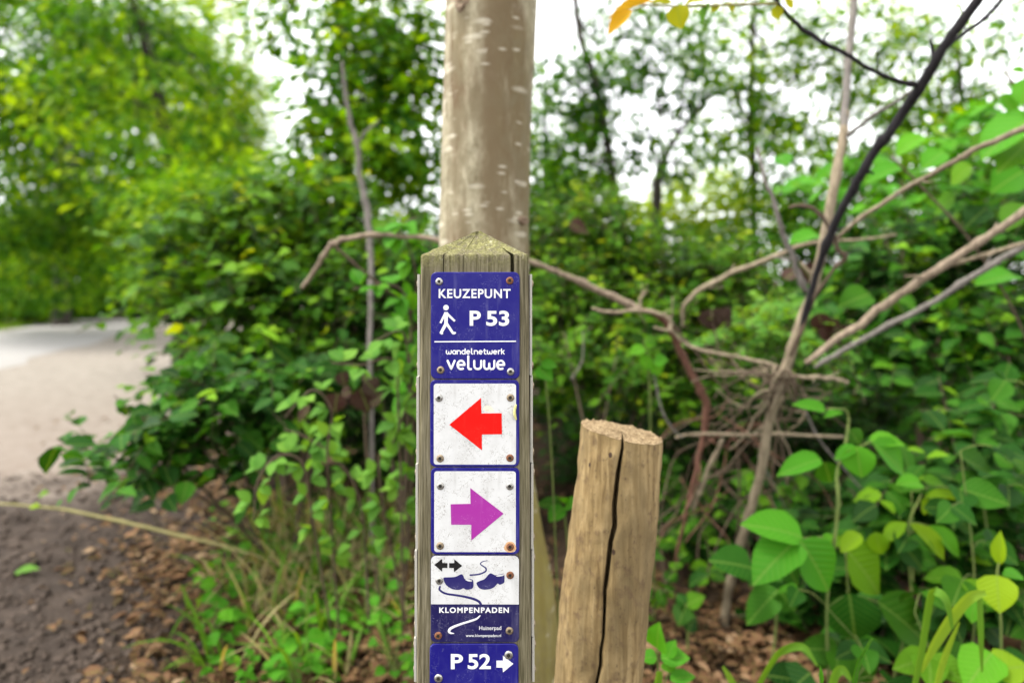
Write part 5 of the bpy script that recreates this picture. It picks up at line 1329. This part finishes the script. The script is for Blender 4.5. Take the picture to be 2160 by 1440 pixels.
soft = thing('hazel_shoot', on_ground(2100, 2.1), 'shoot with very large soft light green leaves at the right edge', 'shrub')
branch('stem', [(2250, 1200, 2.1, 6), (2230, 800, 2.05, 6), (2200, 450, 2.0, 5), (2170, 250, 1.95, 4), (2120, 150, 1.95, 3)], M['twig'], soft, seed=140)
branch('stem', [(2240, 900, 2.1, 4), (2130, 640, 2.05, 3), (2040, 500, 2.0, 3), (1950, 400, 2.0, 3), (1880, 330, 2.0, 2)], M['twig'], soft, seed=141)
for b0, b1, w, d, m_, shp in (((2170, 480), (1925, 640), 170, 1.9, MB, 0), ((2160, 590), (2010, 700), 150, 1.95, ML, 2), ((1740, 560), (1818, 570), 86, 2.0, MY, 2), ((2025, 400), (2095, 480), 70, 1.95, MB, 0), ((2065, 292), (2125, 298), 40, 1.9, MB, 1), ((1600, 700), (1460, 745), 90, 2.05, MB, 0), ((1690, 570), (1580, 640), 90, 2.05, MB, 0), ((2080, 1160), (1920, 1180), 120, 1.95, MB, 2), ((1470, 1240), (1340, 1280), 110, 2.1, ML, 2), ((1990, 560), (1880, 660), 100, 2.1, ML, 0), ((2120, 720), (1980, 800), 130, 2.05, MB, 0), ((1900, 700), (1800, 770), 110, 2.1, ML, 0), ((1780, 640), (1690, 700), 100, 2.1, MB, 0), ((2130, 860), (2040, 960), 120, 2.0, ML, 2), ((1250, 990), (1130, 1010), 80, 2.1, MB, 2), ((1830, 830), (1730, 900), 100, 2.1, ML, 2), ((1120, 700), (1080, 640), 60, 2.2, MB, 0), ((2140, 330), (2100, 440), 80, 1.9, MB, 0), ((1960, 880), (1870, 950), 100, 2.1, MD, 2)):
    big_leaf(soft, Y7(*b0), Y7(*b1), w / 2, d, m_, shp, rgl.normal(0, .03), rgl.normal(0, .25))
# copper leaves
C6 = lambda x, y: (x / 1.9455, 700 + y / 1.9455)
cop = thing('copper_sapling', on_ground(770, 2.0), 'sapling with dark copper red leaves before the black hollow left of the post', 'sapling')
branch('stem', [(800, 1290, 2.05, 3), (782, 1050, 2.0, 3), (770, 900, 1.98, 3), (768, 790, 1.96, 2)], M['twig'], cop, seed=150)
for b0, b1, w in (((1385, 250), (1370, 335), 78), ((1440, 240), (1395, 260), 50), ((1475, 230), (1520, 330), 96), ((1500, 200), (1560, 260), 70), ((1400, 165), (1415, 225), 50), ((1270, 300), (1215, 370), 44), ((1450, 250), (1460, 310), 60), ((1520, 300), (1570, 250), 60), ((1660, 250), (1700, 330), 60)):
    big_leaf(cop, C6(*b0), C6(*b1), w / 1.9455, 1.96, M['leaf_copper'], 2, 0, rgl.normal(0, .3))
cop2 = thing('copper_sapling', on_ground(1500, 2.05), 'sapling with a few copper red leaves in the thicket right of the stake', 'sapling')
branch('stem', [(1540, 1300, 2.2, 3), (1560, 1000, 2.15, 3), (1520, 760, 2.1, 2.5), (1500, 660, 2.1, 2)], M['twig'], cop2, seed=151)
for b0, b1, w in (((1500, 650), (1508, 700), 50), ((1515, 655), (1545, 690), 40), ((1735, 680), (1770, 725), 46), ((1760, 690), (1795, 735), 36), ((1725, 660), (1745, 715), 36), ((1200, 470), (1245, 490), 30), ((1690, 560), (1720, 600), 40), ((1655, 590), (1690, 560), 36)):
    big_leaf(cop2, b0, b1, w, 2.1, M['leaf_copper'], 2, 0, rgl.normal(0, .3))

# ------------------------------------------------------------------ brambles left of the post
def bramble(label, root, lines, leaf, mat, cat='bramble', name='bramble', step=34, width=.75):
    t = thing(name, root, label, cat)
    n_ = 0
    for q, ln in enumerate(lines):
        branch('stem', ln, M['twig'], t, n=24, sides=6, seed=200 + q, jit=.001)
        Q = crom(np.array(ln, float), 400)
        acc, k = 0, 0
        for i_ in range(1, 400):
            acc += math.hypot(*(Q[i_, :2] - Q[i_ - 1, :2]))
            if acc > step and i_ > 60:
                acc = 0; k += 1
                p = at(Q[i_, 0], Q[i_, 1], Q[i_, 2]); tan = p - at(Q[i_ - 1, 0], Q[i_ - 1, 1], Q[i_ - 1, 2]); tan /= np.linalg.norm(tan) + 1e-9
                for w_ in (-1, 0, 1):
                    sd2 = np.cross(tan, (0, -.6, .8)); sd2 /= np.linalg.norm(sd2) + 1e-9
                    d_ = sd2 * (1 if k % 2 else -1) * .7 + tan * (w_ * .8) + rgl.normal(0, .25, 3) + np.array((0, -.2, 0))
                    nr = np.array((0, 0, .8)) + LIGHT * .8 + rgl.normal(0, .3, 3)
                    v = n_ % 3; n_ += 1
                    leaf_obj(t, p + sd2 * (1 if k % 2 else -1) * leaf * .25, d_, nr, leaf * rgl.uniform(.7, 1.2), solo_mesh(v, LT_NEAR[v], mat, width + .0))
    return t
bramble('arching bramble with pale toothed leaves between shrub and post', on_ground(690, 1.75), [
    [(715, 1330, 1.8, 3), (700, 1120, 1.75, 3), (690, 960, 1.7, 3), (700, 870, 1.68, 3), (660, 822, 1.66, 2), (600, 880, 1.64, 2)],
    [(700, 1340, 1.8, 3), (660, 1100, 1.7, 3), (640, 980, 1.66, 3), (590, 960, 1.64, 2), (545, 1010, 1.62, 2), (535, 1100, 1.6, 2)],
    [(780, 1330, 1.8, 3), (760, 1060, 1.8, 3), (700, 960, 1.8, 3), (640, 920, 1.78, 3), (600, 905, 1.76, 2)]], .040, M['leaf_pale'])
bramble('bramble shoots with pale leaves climbing close to the left side of the post', on_ground(840, 1.75), [
    [(850, 1330, 1.75, 3), (845, 1000, 1.72, 3), (840, 860, 1.7, 3), (830, 760, 1.7, 2), (760, 770, 1.68, 2), (700, 765, 1.66, 2)],
    [(860, 1330, 1.78, 3), (800, 1000, 1.75, 3), (830, 930, 1.72, 3), (860, 850, 1.7, 2)],
    [(850, 1300, 1.78, 3), (870, 900, 1.75, 3), (862, 800, 1.72, 3), (850, 700, 1.7, 2), (790, 720, 1.7, 2)]], .046, M['leaf_pale'])
bramble('bramble with fresh leaves at the upper left shoulder of the post', on_ground(850, 2.0), [
    [(850, 1200, 2.0, 3), (865, 800, 1.95, 3), (860, 640, 1.92, 3), (820, 600, 1.9, 2), (745, 610, 1.88, 2)],
    [(860, 1200, 2.0, 3), (880, 700, 1.95, 3), (870, 540, 1.92, 2), (835, 480, 1.9, 2), (880, 460, 1.9, 2)]], .056, M['leaf_bright'])
for lab, pxs in (('low bright plant left of the tall grass tuft', (680, 1330)), ('low bright plant at the foot of the bramble', (770, 1290)), ('low fresh plant in the brown leaves towards the bare soil', (500, 1250)),
                 ('round leaved plant close to the left side of the post', (790, 1230)), ('low bright plant at the bottom edge left of the post', (620, 1425)), ('low fresh plant under the yellowish stalk', (560, 1150)), ('low fresh plant before the dark hollow', (730, 1090)), ('fresh plant low between bramble and post', (830, 1120)),
                 ('low fresh plant among straw coloured grass', (640, 1200)), ('round leaved plant nearest the bottom left of the post', (830, 1400)), ('low fresh plant on the soil edge near the bottom', (440, 1340))):
    g0 = gnd(pxs[0], pxs[1] + 30); d = g0[1]
    t = thing('seedling_plant', g0, lab, 'plant')
    for q in range(9):
        a = rgl.uniform(0, 2 * math.pi); rr = rgl.uniform(.01, .07); hh = rgl.uniform(.03, .13)
        p = g0 + np.array((math.cos(a) * rr, math.sin(a) * rr, hh))
        V, Fc = tube(crom([g0, (g0 + p) / 2 + np.array((0, 0, .02)), p], 6), .0012, 5); mk('stem', V, Fc, M['stem_green'], t)
        leaf_obj(t, p, (math.cos(a), math.sin(a), rgl.uniform(-.2, .3)), np.array((0, -.5, .9)) + rgl.normal(0, .25, 3), rgl.uniform(.03, .055), solo_mesh('big%d' % (q % 3), BIG[q % 3], M['leaf_bright'], .8))

# ------------------------------------------------------------------ grass
def blade_mesh(seed, bendy):
    rgb = np.random.default_rng(seed); n_ = 8
    t = np.linspace(0, 1, n_); y = bendy * t ** 2; z = t - bendy * .45 * t ** 3
    w = 0.5 * np.array([.7, .9, 1, 1, .92, .75, .5, .04])
    V, lu, lv = [], [], []
    for i_ in range(n_):
        for sx_ in (-1, 0, 1): V.append((sx_ * w[i_], y[i_], z[i_] + (0 if sx_ else -0.0))); lu.append(sx_); lv.append(t[i_])
    V = np.array(V); V[1::3, 1] -= 0.01
    T_ = []
    for i_ in range(n_ - 1):
        for k in (0, 1):
            a, c_ = 3 * i_ + k, 3 * i_ + 3 + k; T_.append((a, a + 1, c_ + 1, c_))
    return V, np.array(T_), np.array(lu, float), np.array(lv, float)
BLM = {}
def blade_obj(parent, p, az, length, width, bendy, mat, tilt=0.0):
    key = (round(bendy * 4) / 4, mat.name)
    if key not in BLM:
        V, T_, lu, lv = blade_mesh(1, key[0])
        me = mesh_from('blade', V, T_, True, dict(solo=np.ones(len(V)), lu=lu, lv=lv)); me.materials.append(mat); BLM[key] = me
    o = bpy.data.objects.new('blade', BLM[key]); COL.objects.link(o); o.parent = parent
    o.matrix_local = Matrix.Translation(Vector(p - wl(parent))) @ Matrix.Rotation(az, 4, 'Z') @ Matrix.Rotation(-tilt, 4, 'X') @ Matrix.Diagonal((width, length, length, 1))
    return o
def tuft(px, py, label, n_=14, length=.24, mat='blade', spread=.06, width=.0105, d=None):
    g0 = gnd(px, py) if d is None else on_ground(px, d)
    t = thing('grass_tuft', g0, label, 'grass tuft', 'grass tufts on the leaf covered verge')
    for q in range(max(5, int(n_ * .7))):
        a = rgl.uniform(0, 2 * math.pi)
        p = g0 + np.array((math.cos(a) * spread * rgl.random(), math.sin(a) * spread * rgl.random(), -.01))
        blade_obj(t, p, a - math.pi / 2 + rgl.normal(0, .4), length * rgl.uniform(.55, 1.2), width * rgl.uniform(.7, 1.3), rgl.uniform(.1, 1.1), M[mat] if rgl.random() < .8 else M['blade_dry'], rgl.uniform(0, .5))
    return t
for px, py, lab, n_, ln in ((470, 1400, 'grass tuft at the rim of the bare soil near the bottom', 12, .22), (560, 1330, 'grass tuft with bowed blades among brown leaves', 16, .24), (640, 1260, 'tall grass tuft in the middle of the leaf litter', 18, .30), (560, 1200, 'grass tuft below the dark arching shrub', 14, .26),
                            (700, 1180, 'grass tuft at the foot of the pale bramble', 16, .3), (760, 1230, 'fine grass tuft left of the post beneath the bramble', 14, .26), (640, 1380, 'grass tuft in the leaves at the bottom left of the post', 14, .22), (470, 1230, 'thin grass tuft where litter meets bare soil', 10, .2),
                            (520, 1290, 'grass tuft between bare soil and the bowed grass', 10, .2), (610, 1440, 'grass tuft cut off by the bottom edge left of the post', 12, .2), (690, 1340, 'grass tuft between the low bright plants', 12, .22),
                            (800, 1310, 'grass tuft nearest the left side of the post', 12, .24), (430, 1400, 'small tuft on the edge of the soil, lowest', 8, .15), (660, 1150, 'tall thin grass tuft in front of the dark hollow', 14, .34), (520, 1120, 'grass tuft under the tip of the fallen stalk', 12, .26),
                            (850, 1400, 'grass tuft against the post at the bottom edge', 10, .2), (740, 1150, 'grass tuft with long blades below the copper leaves', 14, .34),
                            (820, 1170, 'shaded grass tuft behind the left side of the post', 14, .28), (410, 1300, 'sparse grass tuft on the bare soil', 7, .16), (730, 1420, 'short grass tuft at the bottom edge', 12, .18), (600, 1120, 'shaded grass tuft under the wide left shrub', 12, .26)):
    tuft(px, py, lab, n_, ln)
dry = thing('dry_grass', gnd(700, 1120), 'faded straw coloured grass clump under the bramble', 'grass tuft')
for q in range(360):
    p = gnd(rgl.uniform(500, 865), rgl.uniform(1080, 1330)); p[2] = -.01
    blade_obj(dry, p, rgl.uniform(0, 6.28), rgl.uniform(.14, .34), rgl.uniform(.003, .007), rgl.uniform(.2, 1.2), M['blade_dry'] if q % 6 else M['blade'], rgl.uniform(0, .6))
def ribbon(parent, rows, mat, label=None):
    """one long grass blade through photo pixels (px, py, distance, width px), flat side towards the road"""
    Q = crom(np.array(rows, float), 26); V, lu, lv = [], [], []
    P = np.array([at(a, c_, d) for a, c_, d, w in Q]); T_ = unit(np.gradient(P, axis=0))
    for i_ in range(26):
        sd2 = np.cross(T_[i_], (0.25, -1, .3)); sd2 /= np.linalg.norm(sd2) + 1e-9; w = Q[i_, 3] * Q[i_, 2] / F / 2
        nn = np.cross(sd2, T_[i_])
        V += [P[i_] - sd2 * w, P[i_] - nn * w * .35, P[i_] + sd2 * w]; lu += [-1, 0, 1]; lv += [i_ / 25] * 3
    Fc = np.array([(3 * i_ + k, 3 * i_ + k + 1, 3 * i_ + k + 4, 3 * i_ + k + 3) for i_ in range(25) for k in (0, 1)])
    return mk('blade', V, Fc, mat, parent, attrs=dict(tint=np.full(len(V), rgl.uniform(.3, .9)), lu=lu, lv=lv), label=label)
gr = thing('grass_tuft', on_ground(1640, 1.28), 'grass with one long blade arching over at the bottom right of the stake', 'grass tuft')
ribbon(gr, [(*Z(500, 1500), 1.3, 12), (*Z(560, 1390), 1.28, 14), (*Z(610, 1325), 1.26, 16), (*Z(690, 1306), 1.25, 15), (*Z(745, 1375), 1.24, 5)], M['blade'])
ribbon(gr, [(*Z(450, 1480), 1.3, 16), (*Z(420, 1420), 1.3, 14), (*Z(395, 1378), 1.3, 5)], M['blade'])
ribbon(gr, [(*Z(140, 1500), 1.2, 20), (*Z(155, 1440), 1.2, 18), (*Z(160, 1396), 1.2, 14)], M['blade'])
gr2 = thing('grass_tuft', on_ground(1990, 1.22), 'grass with broad folded blades rising at the lower right', 'grass tuft')
ribbon(gr2, [(*Z(1090, 1520), 1.24, 14), (*Z(1130, 1330), 1.23, 18), (*Z(1165, 1120), 1.22, 20), (*Z(1190, 1103), 1.21, 20), (*Z(1225, 1140), 1.2, 18), (*Z(1245, 1240), 1.2, 8)], M['blade'])
ribbon(gr2, [(*Z(1130, 1400), 1.25, 8), (*Z(1175, 1310), 1.24, 22), (*Z(1245, 1200), 1.23, 28), (*Z(1310, 1125), 1.22, 24), (*Z(1370, 1105), 1.22, 10)], M['blade'])
ribbon(gr2, [(*Z(1170, 1520), 1.26, 12), (*Z(1215, 1350), 1.25, 18), (*Z(1270, 1215), 1.24, 5)], M['blade'])
ribbon(gr2, [(*Z(1345, 1100), 1.23, 14), (*Z(1350, 1250), 1.22, 16), (*Z(1355, 1400), 1.22, 6)], M['blade'])
ribbon(gr2, [(*Z(790, 1520), 1.2, 18), (*Z(810, 1415), 1.2, 20), (*Z(840, 1392), 1.2, 18), (*Z(870, 1430), 1.2, 8)], M['blade'])
sp = thing('grass_spike', on_ground(1815, 1.0), 'green grass seed head standing up at the bottom edge', 'grass')
branch('stem', [(*Z(860, 1560), 1.0, 1.6), (*Z(880, 1440), 1.0, 1.5), (*Z(905, 1350), 1.0, 1.2), (*Z(947, 1275), 1.0, .8)], M['stem_green'], sp, seed=300, jit=0)
Q = crom([(*Z(878, 1450), 1.0), (*Z(893, 1380), 1.0), (*Z(915, 1330), 1.0), (*Z(946, 1276), 1.0)], 24)
for i_ in range(23):
    for s_ in (-1, 1):
        p = at(*Q[i_]); t2 = at(*Q[i_ + 1]) - p; t2 /= np.linalg.norm(t2)
        leaf_obj(sp, p, t2 + np.array((s_ * .35, -.1, 0)), (0, -1, .2), .011 * (1 - .5 * i_ / 24), solo_mesh(0, LT_NEAR[0], M['leaf_bright'], .375), name='spikelet')
sp2 = thing('grass_spike', on_ground(1735, 1.02), 'thin grass tip beside the taller seed head', 'grass')
branch('stem', [(*Z(765, 1560), 1.02, 1.6), (*Z(757, 1450), 1.02, 1.4), (*Z(748, 1402), 1.02, .6)], M['stem_green'], sp2, seed=301, jit=0)
leaf_obj(sp2, at(*Z(757, 1450), 1.02), (0.02, 0, 1), (0, -1, .1), .03, solo_mesh(0, LT_NEAR[0], M['leaf_bright'], .25), name='spikelet')

# creeping weeds in the litter
nw = 800
px_ = rng.normal(660, 150, nw); py_ = rng.uniform(1090, 1460, nw); ok = (px_ > 400) & (px_ < 880) & (np.sin(px_ * .031) + np.sin(py_ * .027 + px_ * .013) > -.35)
px_, py_ = px_[ok], py_[ok]; dd = F * H / (py_ - HY); x_ = (px_ - CX) / F * dd; nw = len(x_); a = rng.uniform(0, 6.283, nw)
P = np.column_stack([x_, dd, ground_z(x_, dd) + rng.uniform(.01, .075, nw)])
D = np.column_stack([np.cos(a), np.sin(a), rng.normal(.1, .3, nw)]); N = np.column_stack([rng.normal(0, .35, nw), rng.normal(-.45, .35, nw), np.ones(nw)])
o = mass('low_weeds', (P, D, N, rng.uniform(.018, .042, nw), rng.uniform(.5, .85, nw), np.clip(rng.normal(.45, .25, nw), 0, 1)), M['leaf_bright'], None); o['label'] = 'creeping green weeds among the dead leaves left of the post'; o['category'] = 'weeds'
# ------------------------------------------------------------------ litter on the ground
nl = 38000
px_ = rng.uniform(60, 2200, nl); dd = 1.05 * (5.2 / 1.05) ** rng.random(nl)
x_ = (px_ - CX) / F * dd
keep = rng.random(nl) < 1 / (1 + np.exp(-(px_ - 315 - 60 * np.sin(dd * 7)) / 45.0)) + 0.025
keep &= (px_ < 1130) | (rng.random(nl) < np.clip(1.25 - (dd - 1.7) * 1.5, 0.12, 1))
x_, dd = x_[keep], dd[keep]; nl = len(x_)
P = np.column_stack([x_, dd, ground_z(x_, dd) + rng.uniform(.002, .028, nl)])
a = rng.uniform(0, 6.283, nl)
D = np.column_stack([np.cos(a), np.sin(a), rng.normal(0, .25, nl)]); N = np.column_stack([rng.normal(0, .35, nl), rng.normal(-.1, .35, nl), np.ones(nl)])
L = (P, D, N, np.where(rng.random(nl) < .2, rng.uniform(.04, .06, nl), rng.uniform(.012, .045, nl)), rng.uniform(.35, .75, nl), np.clip(rng.normal(.5, .28, nl), 0, 1))
o = mass('leaf_litter', L, M['litter'], None); o['label'] = 'brown dead leaves covering the ground around the post'; o['category'] = 'leaf litter'
# clods and pebbles on the bare soil
nc = 2200; V, Fc, o_ = [], [], 0
for q in range(nc):
    p = gnd(rng.uniform(-60, 460), rng.uniform(1000, 1480)); s_ = abs(rng.normal(0, .007)) + .004
    base = np.array([(1, 0, 0), (0, 1, 0), (-1, 0, 0), (0, -1, 0), (0, 0, .8), (.1, 0, -.6)]) * s_ * rng.uniform(.7, 1.3, (6, 3))
    ca = rng.uniform(0, 6.28); base = base @ np.array(((math.cos(ca), -math.sin(ca), 0), (math.sin(ca), math.cos(ca), 0), (0, 0, 1)))
    p[2] = ground_z(p[0:1], p[1:2])[0]
    V.append(base + p); Fc += [(o_ + i1, o_ + i2, o_ + i3) for i1, i2, i3 in ((0, 1, 4), (1, 2, 4), (2, 3, 4), (3, 0, 4), (1, 0, 5), (2, 1, 5), (3, 2, 5), (0, 3, 5))]; o_ += 6
b = NB('clod'); c = b.ramp(b.noise(b.coord(), 30, 4), [(.3, (.03, .023, .018)), (.6, (.075, .057, .046)), (.8, (.16, .122, .095))])
M['clod'] = b.done(b.principled(c, .95, .1))
o = mk('soil_clods', np.vstack(V), np.array(Fc), M['clod'], None, origin=np.zeros(3), kind='stuff'); o['label'] = 'loose crumbs of dark soil'; o['category'] = 'soil'
# green stalk lying over the bare soil
stk = thing('fallen_stalk', gnd(640, 1215), 'long yellowish stalk leaning over the bare soil at the left', 'stalk')
branch('stalk', [(660, 1215, 2.35, 3.9), (520, 1165, 2.35, 3.9), (330, 1118, 2.35, 3.9), (170, 1080, 2.35, 3.6), (60, 1066, 2.35, 2.6), (-40, 1060, 2.35, 2.4)], M['stem_straw'], stk, seed=310)
for b0, b1, w in (((165, 718), (115, 712), 26), ((200, 660), (150, 668), 30)):
    big_leaf(stk, C6(*b0), C6(*b1), w / 1.9455, 2.33, M['leaf_yellow'], 1)
fl = thing('fallen_leaf', gnd(50, 1225), 'pale green leaf lying on the dark soil at the left edge', 'leaf')
leaf_obj(fl, gnd(85, 1212) + np.array((0, 0, .02)), (-1, -.25, .0), (0.1, -.3, 1), .10, solo_mesh('big1', BIG[1], M['leaf_pale'], .4))
